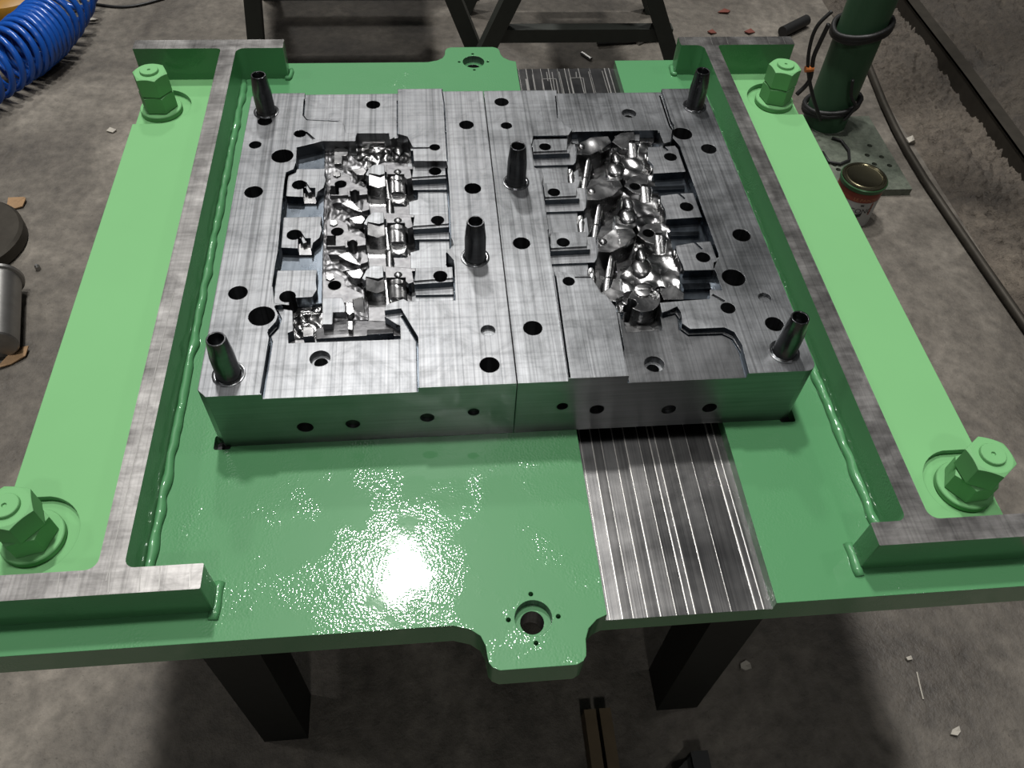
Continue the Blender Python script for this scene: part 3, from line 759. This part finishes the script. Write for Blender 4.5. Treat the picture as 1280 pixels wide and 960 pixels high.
for x, y, r in [(0.026, 0.5435, 0.0108), (0.0283, 0.4831, 0.0084), (0.0266, 0.2285, 0.0113), (0.026, 0.0818, 0.0115), (0.2898, 0.4564, 0.0148), (0.3212, 0.4186, 0.0115),
                (0.321, 0.232, 0.0122), (0.2898, 0.1541, 0.0150), (0.3198, 0.0737, 0.0115), (0.2694, 0.1026, 0.0092)]:
    Rr.hole(x, y, r)
Rr.hole(0.3203, 0.1178, 0.0082, 6, mat='milled_steel_dark')
xh, yh = U(711, 351.5, z=MM(-5))[:2]; Rr.hole(xh, yh, 0.0076)
Rr.hole(0.2207, 0.5185, 0.0112, 8, top=6, mat='milled_steel_dark'); Rr.hole(0.2212, 0.5185, 0.007, 45)
Rr.hole(0.1635, 0.026, 0.0118, 10, top=8, mat='milled_steel_dark'); Rr.hole(0.1635, 0.026, 0.0075, 45)
for k, (x, y) in enumerate([(0.2625, 0.4081), (0.262, 0.2977), (0.2616, 0.1977)]): Rr.hole(x, y, 0.0095, top=5, part='land#%d' % (k + 1))
for k, (x, y) in enumerate([(0.1982, 0.3443), (0.1989, 0.2478), (0.1993, 0.1521)]): Rr.hole(x, y, 0.0078, top=6, part='cavity_pocket')
for k, (x, y) in enumerate([(0.0811, 0.4358), (0.0819, 0.3334), (0.082, 0.2323)]): Rr.hole(x, y, 0.0086, top=4, part='arm_block#%d' % (k + 1))
Rr.add('RB', [(1112, 598), (1124, 586), (1205, 632), (1190, 646)], 4, 'insert_body', 'milled_steel', clip=False)
Rr.add('RB', [(205, 464), (310, 466), (310, 474), (205, 474)], -3, 'insert_body', 'milled_steel', clip=False)

groove(Rr, 'Z3', [(232, 430), (246, 528), (272, 545), (286, 570), (279, 600), (312, 820)], 2.2, 22)
groove(Rr, 'C4', [(200, 20), (212, 130), (222, 190), (279, 596)], 2.2, 14)
groove(Rr, 'C4', [(459, 335), (511, 598)], 1.6, 10)
groove(Rr, 'C4', [(640, 338), (688, 326), (702, 348), (706, 385), (738, 408), (868, 404), (905, 422), (935, 470), (964, 585)], 3.0, 11)
groove(Rr, 'Z3', [(802, 196), (846, 330), (860, 352), (853, 400), (886, 436), (897, 470), (1058, 920)], 2.4, 22)
groove(Rr, 'Z3', [(336, 212), (345, 312)], 1.6, 9)
# guide pin shared by both inserts
mb = MB(); mb.lathe([(0.0182, 0.0), (0.0182, 0.0012), (0.0165, 0.0016), (0.0146, 0.0012), (0.0134, 0.003), (0.0134, 0.034), (0.0108, 0.0585), (0.0102, 0.0602), (0.0088, 0.0602), (0.0080, 0.0585), (0.0075, 0.040)], 32)
mb.lathe([(0.0075, 0.040), (0.0, 0.040)], 32)
PIN = mb.obj('guide_pin', 'pin_steel', angle=40)
pins_used = [0]
def place_pin(root, x, y):
    o = PIN if not pins_used[0] else PIN.copy()
    if not o.users_collection: COL.objects.link(o)
    pins_used[0] += 1
    o.parent = root; o.location = Vector((x, y, T)) - Vector(root.location)

def front_face(root, x0, x1, prof, ports):
    out = [(x0, 0.0)] + [(x1, 0.0)] + prof
    rg = [Reg(out, 0.0, 'front_face', 'side_steel')]
    for x, z, r, d in ports:
        rg.append(Reg(circ(x, z, r, 20), -d, 'front_face', 'dark_bore', 'side_steel'))
    return terrace(rg, 0.0, lambda a, b, h: (a, -h, b), root)
skipf = lambda a, b: abs(a[1]) < 1e-5 and abs(b[1]) < 1e-5
ins_l = thing('die_insert', 'brighter steel die insert with a chamfered front corner and a stepped shiny cavity', 'die insert', (-0.175, D / 2, 0.0))
terrace(L.r, 0.0, lambda x, y, z: (x, y, z), ins_l, skipf)
def crossx(reg):     # x where an outline crosses y = 0
    xs = []
    P_ = reg.poly
    for (xa, ya), (xb, yb) in zip(P_, P_[1:] + P_[:1]):
        if (ya > 0) != (yb > 0): xs.append(xa + (xb - xa) * (0 - ya) / (yb - ya))
    return sorted(xs)
xa, xb = crossx(L.r[3])
front_face(ins_l, -0.3405, -0.0006, [(-0.0006, T), (xb, T), (xb, MM(8)), (xa, MM(8)), (xa, T), (-0.3405, T)],
           [(-0.244, 0.0319, 0.0095, 0.02), (-0.1893, 0.0341, 0.0085, 0.004), (-0.1029, 0.04, 0.0085, 0.004), (-0.0488, 0.0469, 0.007, 0.004)])
for x, y in ((-0.3243, 0.5257), (-0.035, 0.2043), (-0.3192, 0.0301)): place_pin(ins_l, x, y)
ins_r = thing('die_insert', 'darker steel die insert with lumpy polished cavity and a round boss, over the channel', 'die insert', (0.175, D / 2, 0.0))
terrace(Rr.r, 0.0, lambda x, y, z: (x, y, z), ins_r, skipf)
xc, xd = crossx(Rr.r[2]); xe, xf = crossx(Rr.r[3])
front_face(ins_r, 0.0006, 0.337, [(0.337, T), (xf, T), (xf, MM(8)), (xe, MM(8)), (xe, MM(-5)), (xc, MM(-5)), (xc, T), (0.0006, T)],
           [(0.0555, 0.0499, 0.0068, 0.01), (0.0977, 0.0402, 0.0090, 0.02), (0.1865, 0.0333, 0.0090, 0.005), (0.2372, 0.0326, 0.0090, 0.02)])
for x, y in ((0.3239, 0.5252), (0.0306, 0.3513), (0.3186, 0.0295)): place_pin(ins_r, x, y)

# ================================================================ STAND UNDER THE BASE
st = thing('work_stand', 'dark steel work stand under the green die base', 'stand', (0, CY, FZ))
for x, y in ((-0.36, -0.14), (0.29, -0.14), (-0.36, 0.70), (0.29, 0.70)):
    mb = MB(); mb.bar((x, y, FZ), (x, y, -TH - 0.06), 0.07, 0.07); mb.obj('leg', 'stand_steel', st, smooth=False)
for p, q in (((-0.46, -0.14), (0.46, -0.14)), ((-0.46, 0.70), (0.46, 0.70)), ((-0.36, -0.105), (-0.36, 0.665)), ((0.29, -0.105), (0.29, 0.665))):
    mb = MB(); mb.bar((p[0], p[1], -TH - 0.03), (q[0], q[1], -TH - 0.03), 0.07, 0.06, (0, 0, 1)); mb.obj('top_beam', 'stand_steel', st, smooth=False)
for p, q in (((-0.325, 0.70), (0.255, 0.70)), ((-0.36, -0.105), (-0.36, 0.665)), ((0.29, -0.105), (0.29, 0.665))):
    mb = MB(); mb.bar((p[0], p[1], -0.42), (q[0], q[1], -0.42), 0.04, 0.04, (0, 0, 1)); mb.obj('stretcher', 'stand_steel', st, smooth=False)

# trestles standing behind
def trestle(label, y, legs, bars, zt=-0.02):
    t = thing('steel_trestle', label, 'trestle', ((legs[0][0] + legs[1][0]) / 2, y, FZ), 'dark trestles behind the die base')
    for (xb, xt) in legs:
        for dy in (0.0, 0.42):
            mb = MB(); mb.bar((xb, y + dy, FZ), (xt, y + dy, zt), 0.046, 0.046); mb.obj('leg', 'rear_trestle_paint', t, smooth=False)
    for (x0, x1, z) in bars:
        for dy in (0.0, 0.42):
            mb = MB(); mb.bar((x0, y + dy, z), (x1, y + dy, z), 0.035, 0.04, (0, 0, 1)); mb.obj('crossbar', 'rear_trestle_paint', t, smooth=False)
    xm0 = max(legs[0][1], -9); xm1 = legs[1][1]
    mb = MB(); mb.box((min(xm0, xm1) - 0.05, y - 0.03, zt), (max(xm0, xm1) + 0.05, y + 0.45, zt + 0.04)); mb.obj('top_beam', 'rear_trestle_paint', t, smooth=False)
trestle('dark steel trestle with a high crossbar behind the die base', 1.81, [(-0.60, -0.53), (0.085, -0.14)], [(-0.55, 0.0, -0.365)])
trestle('dark steel trestle with a low crossbar behind the die base', 1.71, [(0.045, 0.30), (0.70, 0.42)], [(0.10, 0.645, -0.442)])

# ================================================================ THINGS ON THE FLOOR
# coiled blue air hose
p0 = U(-45, 112, z=FZ + 0.08); p1 = U(22, 66, z=FZ + 0.08); p2 = U(78, 46, z=FZ + 0.08); p3 = U(92, -28, z=FZ + 0.08)
ctrl = [Vector(p) for p in (p0, p1, p2, p3)]
def bez(t):
    a, b_, c, d = ctrl; s = 1 - t
    return a * s ** 3 + b_ * 3 * s * s * t + c * 3 * s * t * t + d * t ** 3
R0 = 0.074; r0 = 0.0092; turns = 18; N = turns * 26; pts = []
def warp(t):  # loose at both ends, tight in the middle
    return t + 0.085 * math.sin(2 * math.pi * t) * -1 * -1
for i in range(N + 1):
    u = i / N; t = u + 0.045 * math.sin(2 * math.pi * u + math.pi) * -1.6
    t = min(max(t, 0), 1)
    c = bez(t); tg = (bez(min(t + 0.01, 1)) - bez(max(t - 0.01, 0))).normalized()
    sd = tg.cross(Vector((0, 0, 1))).normalized(); a = 2 * math.pi * turns * u
    lean = tg * 0.022 * math.cos(a)
    R_ = R0 * (1 + 0.05 * noise.noise((u * 9, 0, 2)))
    pts.append(c + Vector((0, 0, R0 * 1.06 + r0 - 0.08)) + sd * math.sin(a) * R_ + Vector((0, 0, 1)) * math.cos(a) * R_ + lean)
mb = MB(); mb.tube(pts, r0, 8)
air = mb.obj('air_hose', 'blue_hose_plastic', angle=180)
tag(air, 'coiled glossy blue plastic air hose lying on the concrete', 'hose')
# yellow tool case behind the hose
c = U(4, 2, z=FZ + 0.05)
yt = thing('yellow_tool', 'grubby yellow rounded tool body lying behind the blue hose', 'tool', (c[0], c[1], FZ))
prof = [(0.02, 0.004), (0.10, 0.004), (0.125, 0.02), (0.13, 0.05), (0.118, 0.075), (0.09, 0.088), (0.02, 0.09)]
mb = MB(); mb.lathe(prof, 32, (0, 0, 0), capb=True, capt=True)
for i, q in enumerate(mb.v): mb.v[i] = (q[0] * 0.95, q[1] * 0.8, q[2])
mb.obj('housing', 'yellow_plastic', yt, loc=(0, 0, 0))
mb = MB(); mb.tube([(0.07 * math.cos(t), 0.045 * math.sin(t), 0.094) for t in [2 * math.pi * k / 24 for k in range(24)]], 0.008, 8, closed=True); mb.obj('rim', 'yellow_plastic', yt, loc=(0, 0, 0))
mb = MB(); mb.lathe([(0.028, 0.088), (0.028, 0.10), (0.022, 0.104)], 18, capt=True); mb.obj('knob', 'black_rubber', yt, loc=(0, 0, 0))
# thin black cables on the floor
def cable(px_pts, r, name, label, mat='black_rubber', z=None, sub=8):
    P_ = [Vector(U(x, y, z=FZ + r)) for x, y in px_pts]; out = []
    for i in range(len(P_) - 1):
        a = P_[max(i - 1, 0)]; b_ = P_[i]; c_ = P_[i + 1]; d_ = P_[min(i + 2, len(P_) - 1)]
        for k in range(sub):
            t = k / sub
            out.append(0.5 * ((2 * b_) + (c_ - a) * t + (2 * a - 5 * b_ + 4 * c_ - d_) * t * t + (3 * b_ - a - 3 * c_ + d_) * t ** 3))
    out.append(P_[-1])
    mb = MB(); mb.tube(out, r, 8); o = mb.obj(name, mat, angle=180)
    return tag(o, label, 'cable')
cable([(100, 1), (125, 6), (150, 8.5), (175, 6), (205, -2)], 0.0045, 'floor_cable', 'thin black cable sagging past the blue hose')
cable([(-5, 30), (15, 31), (30, 30), (42, 21), (50, 12)], 0.004, 'floor_cable', 'thin dark cable between the yellow tool and the blue hose')
# steel cylinder lying at the left
a = U(2, 348, z=FZ + 0.047); b_ = U(-3, 432, z=FZ + 0.047)
a = Vector(a); b_ = Vector(b_); ax = (b_ - a).normalized()
cyl = thing('steel_cylinder', 'short bright steel cylinder with a rim lying on the concrete', 'cylinder', ((a.x + b_.x) / 2, (a.y + b_.y) / 2, FZ))
def axial(prof, p, d, n, name, mat, parent):
    u = Vector((0, 0, 1)); w = d.cross(u).normalized(); v = []; f = []
    for r, s in prof: v += [p + d * s + (u * math.cos(2 * math.pi * k / n) + w * math.sin(2 * math.pi * k / n)) * r for k in range(n)]
    for i in range(len(prof) - 1):
        for k in range(n): f.append((i * n + k, (i + 1) * n + k, (i + 1) * n + (k + 1) % n, i * n + (k + 1) % n))
    f.append(tuple(range(n))); f.append(tuple((len(prof) - 1) * n + k for k in range(n))[::-1])
    return mesh_obj(name, v, f, mat, parent=parent)
ln_ = (b_ - a).length
axial([(0.036, 0.0), (0.0405, 0.004), (0.0405, ln_ - 0.003), (0.037, ln_)], a, ax, 36, 'barrel', 'bright_rod', cyl)
axial([(0.040, -0.001), (0.0465, 0.001), (0.0465, 0.009), (0.040, 0.011)], a, ax, 36, 'rim', 'bright_rod', cyl)
# dark disc at the left edge
c = U(-42, 300, z=FZ + 0.02)
mb = MB(); mb.lathe([(0.05, 0.0), (0.125, 0.0), (0.132, 0.006), (0.132, 0.034), (0.125, 0.04), (0.06, 0.04), (0.055, 0.034), (0.05, 0.0)], 44)
o = mb.obj('dark_flange', 'rusty_steel', loc=(c[0], c[1], FZ)); tag(o, 'dark round steel flange lying beside the bright cylinder', 'flange')
# scraps
def scrap(crop_pts, name, label, cat, mat, h=0.003, lift=0.0, group=None):
    poly = [tuple(U(x, y, z=FZ + h)[:2]) for x, y in crop_pts]
    cx = sum(p[0] for p in poly) / len(poly); cy = sum(p[1] for p in poly) / len(poly)
    mb = MB(); n = len(poly)
    z = [FZ + lift * (0.5 + 0.5 * math.sin(i * 2.4)) for i in range(n)]
    for i in range(n): mb.v.append((poly[i][0], poly[i][1], z[i]))
    for i in range(n): mb.v.append((poly[i][0], poly[i][1], z[i] + h))
    mb.v += [(cx, cy, FZ), (cx, cy, FZ + h + lift * 0.5)]
    for i in range(n):
        j = (i + 1) % n
        mb.f += [(n + i, n + j, 2 * n + 1), (j, i, 2 * n), (i, j, n + j, n + i)]; mb.m += [0, 0, 0]
    return tag(mb.obj(name, mat, smooth=False), label, cat, group)
scrap([(9, 262), (12, 250), (30, 246), (34, 251), (29, 259), (20, 261)], 'cardboard_scrap', 'torn tan cardboard scrap beside the dark flange', 'scrap', 'cardboard', lift=0.01)
scrap([(-3, 462), (12, 448), (26, 434), (38, 436), (33, 446), (14, 456)], 'cardboard_scrap', 'crumpled tan cardboard scrap at the foot of the bright cylinder', 'scrap', 'cardboard', lift=0.012)
scrap([(133, 164), (138, 160), (143, 161), (146, 163), (141, 166)], 'paper_scrap', 'small white paper scrap on bare concrete near a tie bolt', 'scrap', 'paper', lift=0.004)
scrap([(109, 26), (116, 23), (123, 24), (117, 26)], 'paper_scrap', 'small pale paper scrap beside the blue hose', 'scrap', 'paper', lift=0.004)
scrap([(1131, 176), (1138, 175), (1145, 179), (1140, 181), (1135, 181)], 'paper_scrap', 'white paper scrap on the rough earth beside the long rod', 'scrap', 'paper', lift=0.02)
LF = ['dry red leaf lying alone, farthest from the rail', 'dry red leaf nearest the trestle leg', 'dry red leaf next to the short black tube']
for q in ([(897, 16), (905, 12), (913, 13), (910, 17)], [(884, 40), (890, 38), (896, 41), (889, 43)], [(930, 40), (938, 37), (944, 40), (936, 43)]):
    scrap(q, 'dry_leaf', LF.pop(0), 'leaf', 'red_leaf', lift=0.006, group='red leaves')
CR = ['lone pale mortar crumb in the shade of the stand', 'larger pale mortar crumb lying beyond the splinter', 'small pale mortar crumb next to the end of the thin splinter']
scrap([(925, 830), (932, 826), (938, 829), (939, 836), (932, 838), (926, 835)], 'mortar_crumb', CR.pop(0), 'crumb', 'paper', 0.004, 0.004, 'mortar crumbs')
scrap([(1190, 912), (1198, 908), (1201, 914), (1196, 920), (1188, 918)], 'mortar_crumb', CR.pop(0), 'crumb', 'paper', 0.004, 0.004, 'mortar crumbs')
scrap([(1132, 822), (1138, 820), (1141, 824), (1134, 826)], 'mortar_crumb', CR.pop(0), 'crumb', 'paper', 0.004, 0.004, 'mortar crumbs')
mb = MB(); mb.tube([U(1146, 840, z=FZ + 0.002), U(1150, 858, z=FZ + 0.002), U(1154, 874, z=FZ + 0.002)], 0.0014, 6); tag(mb.obj('metal_splinter', 'paper'), 'thin pale splinter lying on the dark concrete', 'splinter')
mb = MB(); mb.tube([U(727, 66, z=FZ + 0.006), U(739, 74, z=FZ + 0.006)], 0.006, 8); tag(mb.obj('steel_dowel', 'bright_rod'), 'small steel dowel in the shade behind the channel', 'dowel')
mb = MB(); mb.tube([U(797, 54, z=FZ + 0.006), U(808, 49, z=FZ + 0.006)], 0.008, 8); tag(mb.obj('steel_dowel', 'bright_rod'), 'small steel dowel by the foot of the low-bar trestle', 'dowel')
mb = MB(); mb.tube([U(747, 53, z=FZ + 0.012), U(823, 47, z=FZ + 0.012)], 0.010, 8); tag(mb.obj('floor_rod', 'black_rubber'), 'thin black rod on the concrete between trestle legs', 'rod')
mb = MB(); mb.tube([U(978, 40, z=FZ + 0.02), U(1008, 25, z=FZ + 0.02)], 0.018, 12); tag(mb.obj('black_tube', 'black_rubber'), 'short black rubber tube lying beside the green post', 'tube')
mb = MB(); mb.lathe([(0.0, 0.0), (0.006, 0.0), (0.006, 0.012), (0.003, 0.016)], 10, capt=True)
c = U(48.5, 337, z=FZ); tag(mb.obj('steel_plug', 'bright_rod', loc=(c[0], c[1], FZ)), 'tiny bright steel plug on the concrete by the cylinder', 'plug')
# long rod on the floor at the right
P_ = [U(x, y, z=FZ + 0.012) for x, y in [(1070, 40), (1083, 75), (1105, 130), (1119, 160), (1135, 190), (1157, 226), (1180, 260), (1230, 333), (1285, 412), (1330, 480)]]
mb = MB(); mb.tube(P_, 0.011, 10); tag(mb.obj('long_rod', 'rusty_steel', angle=180), 'long dark bent steel rod along the edge of the rough earth', 'rod')

# green post on its base plate
pc = U(1030, 152, z=FZ + 0.02)
post = thing('steel_post', 'dark green painted steel pipe post on a dusty square base plate', 'post', (pc[0], pc[1], FZ))
cor = U(1140, 237, z=FZ + 0.02)
bx0, bx1, by0, by1 = cor[0] - 0.34, cor[0], cor[1], cor[1] + 0.34
rg = [Reg([(bx0, by0), (bx1, by0), (bx1, by1), (bx0, by1)], FZ + 0.022, 'foot_plate', 'dusty_plate')]
for q in ((1087, 182), (1084, 194), (1093, 205), (1112, 207), (1102, 196), (1043, 206), (1048, 212)):
    w = U(*q, z=FZ + 0.022); rg.append(Reg(circ(w[0], w[1], 0.0075, 12), FZ + 0.006, 'foot_plate', 'dark_bore'))
terrace(rg, FZ, lambda x, y, z: (x, y, z), post)
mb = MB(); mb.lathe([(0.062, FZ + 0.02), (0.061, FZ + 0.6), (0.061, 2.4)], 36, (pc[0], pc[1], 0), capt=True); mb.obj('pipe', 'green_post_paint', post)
def wrap(z, rad, n, name, label, seed, tail=None):
    P_ = []
    for k in range(n * 28 + 1):
        t = k / 28 * 2 * math.pi
        P_.append((pc[0] + (rad + 0.004 * noise.noise((t, seed, 0))) * math.cos(t), pc[1] + (rad + 0.004 * noise.noise((t, seed, 3))) * math.sin(t), FZ + z + 0.014 * noise.noise((t * 0.5, seed, 6)) + 0.006 * k / 28 + 0.02 * math.cos(t + 0.5)))
    if tail: P_ += tail
    mb = MB(); mb.tube(P_, 0.0068, 8); tag(mb.obj('wrapped_cable', 'black_rubber', angle=180), label, 'cable')
wrap(0.30, 0.0725, 4, 'c', 'black cable wound high around the green post', 2.0)
wrap(0.075, 0.0725, 3, 'c', 'black cable wound low around the foot of the green post', 5.0)
def hang(pp, r, label):
    mb = MB(); P_ = [Vector(p) for p in pp]; out = []
    for i in range(len(P_) - 1):
        a = P_[max(i - 1, 0)]; b_ = P_[i]; c_ = P_[i + 1]; d_ = P_[min(i + 2, len(P_) - 1)]
        for k in range(8):
            t = k / 8; out.append(0.5 * ((2 * b_) + (c_ - a) * t + (2 * a - 5 * b_ + 4 * c_ - d_) * t * t + (3 * b_ - a - 3 * c_ + d_) * t ** 3))
    out.append(P_[-1]); mb.tube(out, r, 8); return tag(mb.obj('hanging_cable', 'black_rubber', angle=180), label, 'cable')
Yp = pc[1] - 0.078
hang([U(1040, 14, Y=Yp), U(1022, 32, Y=Yp), U(1013, 55, Y=Yp), U(1010, 85, Y=Yp), U(1016, 120, Y=Yp), U(1026, 150, Y=Yp)], 0.005, 'black cable hanging in a loop off the left of the green post')
hang([U(1036, 30, Y=Yp), U(1024, 55, Y=Yp), U(1017, 72, Y=Yp), U(1012, 100, Y=Yp), U(996, 118, Y=Yp)], 0.006, 'thick black cable running down beside the green post to the tie bolt')
hang([U(1066, 100, Y=Yp), U(1064, 120, Y=Yp), U(1069, 132, Y=Yp), U(1063, 142, Y=Yp), U(1055, 150, Y=Yp)], 0.0045, 'short black cable end drooping at the right of the green post')
lp = [U(x, y, z=FZ + 0.028) for x, y in [(1040, 172), (1052, 176), (1061, 188), (1062, 200), (1050, 205), (1036, 202), (1028, 190)]]
mb = MB(); mb.tube(lp, 0.004, 8); tag(mb.obj('floor_cable', 'black_rubber', angle=180), 'thin black cable looped on the dusty base plate of the post', 'cable')
c = U(1014.5, 86.5, Y=Yp)
mb = MB(); mb.tube([c + np.array([-0.018, 0, 0.0]), c + np.array([0.004, 0, 0.002])], 0.0085, 10)
tag(mb.obj('glint_stub', 'orange_glint'), 'small orange stub put in for a glint beside the green post', 'plug')  # orange stub stands in for a small glint

# paint can
ch = 0.125; cr = 0.0565; cc = U(1081, 221, z=FZ + ch)
can = thing('paint_can', 'round paint can with brown metal lid and red and white label', 'paint can', (cc[0], cc[1], FZ))
K = (0, 0, 0)
mb = MB(); mb.lathe([(cr - 0.002, 0.0), (cr, 0.003), (cr, 0.084)], 40, capb=True); mb.obj('body', 'can_white', can, loc=K)
mb = MB(); mb.lathe([(cr, 0.084), (cr + 0.0003, 0.0843), (cr + 0.0003, ch - 0.014), (cr, ch - 0.0135)], 40); mb.obj('red_band', 'can_red', can, loc=K)
mb = MB(); mb.lathe([(cr, ch - 0.014), (cr + 0.003, ch - 0.012), (cr + 0.0038, ch - 0.002), (cr + 0.002, ch), (cr - 0.002, ch + 0.001)], 40); mb.obj('rim', 'can_green_rim', can, loc=K)
mb = MB(); mb.lathe([(cr + 0.0015, ch), (cr, ch + 0.0025), (cr - 0.005, ch + 0.0028), (cr - 0.007, ch + 0.0005), (cr - 0.010, ch + 0.0005), (cr - 0.012, ch + 0.002), (cr - 0.014, ch + 0.0012), (0.0, ch + 0.0016)], 44); mb.obj('lid', 'can_lid_metal', can, loc=K)
def can_text(body, size, z, ang, mat):
    cu = bpy.data.curves.new('t', 'FONT'); cu.body = body; cu.size = size; cu.align_x = 'CENTER'
    to = bpy.data.objects.new('t', cu); COL.objects.link(to)
    dg = bpy.context.evaluated_depsgraph_get(); me = bpy.data.meshes.new_from_object(to.evaluated_get(dg))
    bpy.data.objects.remove(to)
    for v in me.vertices:
        a = ang + v.co.x / cr; v.co = ((cr + 0.0007) * math.cos(a), (cr + 0.0007) * math.sin(a), z + v.co.y)
    me.materials.clear(); me.materials.append(MATS[mat])
    o = bpy.data.objects.new('lettering', me); COL.objects.link(o); o.parent = can
face = math.atan2(CAM[1] - cc[1], CAM[0] - cc[0])
can_text('LE PAINTS', 0.013, 0.0885, face + 0.50, 'can_print_orange')
can_text('CONC', 0.020, 0.052, face + 0.52, 'can_print_black')
def can_patch(a0, a1, z0, z1, mat, name, skew=0.0):
    n = 10; v = []; f = []
    for i in range(n + 1):
        a = face + a0 + (a1 - a0) * i / n
        zz = skew * i / n
        for z in (z0 + zz, z1 + zz): v.append(((cr + 0.0005) * math.cos(a), (cr + 0.0005) * math.sin(a), z))
    for i in range(n): f.append((2 * i, 2 * i + 2, 2 * i + 3, 2 * i + 1))
    mesh_obj(name, v, f, mat, parent=can, loc=K)
can_patch(0.15, 0.60, 0.030, 0.042, 'can_print_black', 'printed_swoosh', 0.012)
can_patch(0.28, 0.55, 0.024, 0.029, 'can_print_orange', 'printed_stripe', 0.006)
can_patch(0.92, 1.02, 0.044, 0.082, 'can_red', 'printed_stripe')
can_patch(0.40, 0.55, 0.074, 0.079, 'can_print_black', 'printed_mark')

# wood offcut and tool end in the shade under the front
wc = U(748, 935, z=FZ)
mb = MB(); mb.box((-0.022, -0.05, 0), (-0.003, 0.05, 0.045)); mb.box((0.003, -0.05, 0), (0.022, 0.05, 0.045)); mb.box((-0.024, -0.075, 0), (0.024, -0.052, 0.03))
tag(mb.obj('wood_offcut', 'wood', smooth=False, loc=(wc[0], wc[1], FZ)), 'split wooden offcut on the dark floor in front of the stand', 'offcut')
wc = U(868, 958, z=FZ)
mb = MB(); mb.bar((-0.06, -0.045, 0.02), (0.0, 0.0, 0.02), 0.02, 0.03); mb.box((-0.012, -0.014, 0.0), (0.016, 0.014, 0.04))
tag(mb.obj('clamp_end', 'black_rubber', smooth=False, loc=(wc[0], wc[1], FZ)), 'black clamp end on the dark floor beside the stand leg', 'clamp')
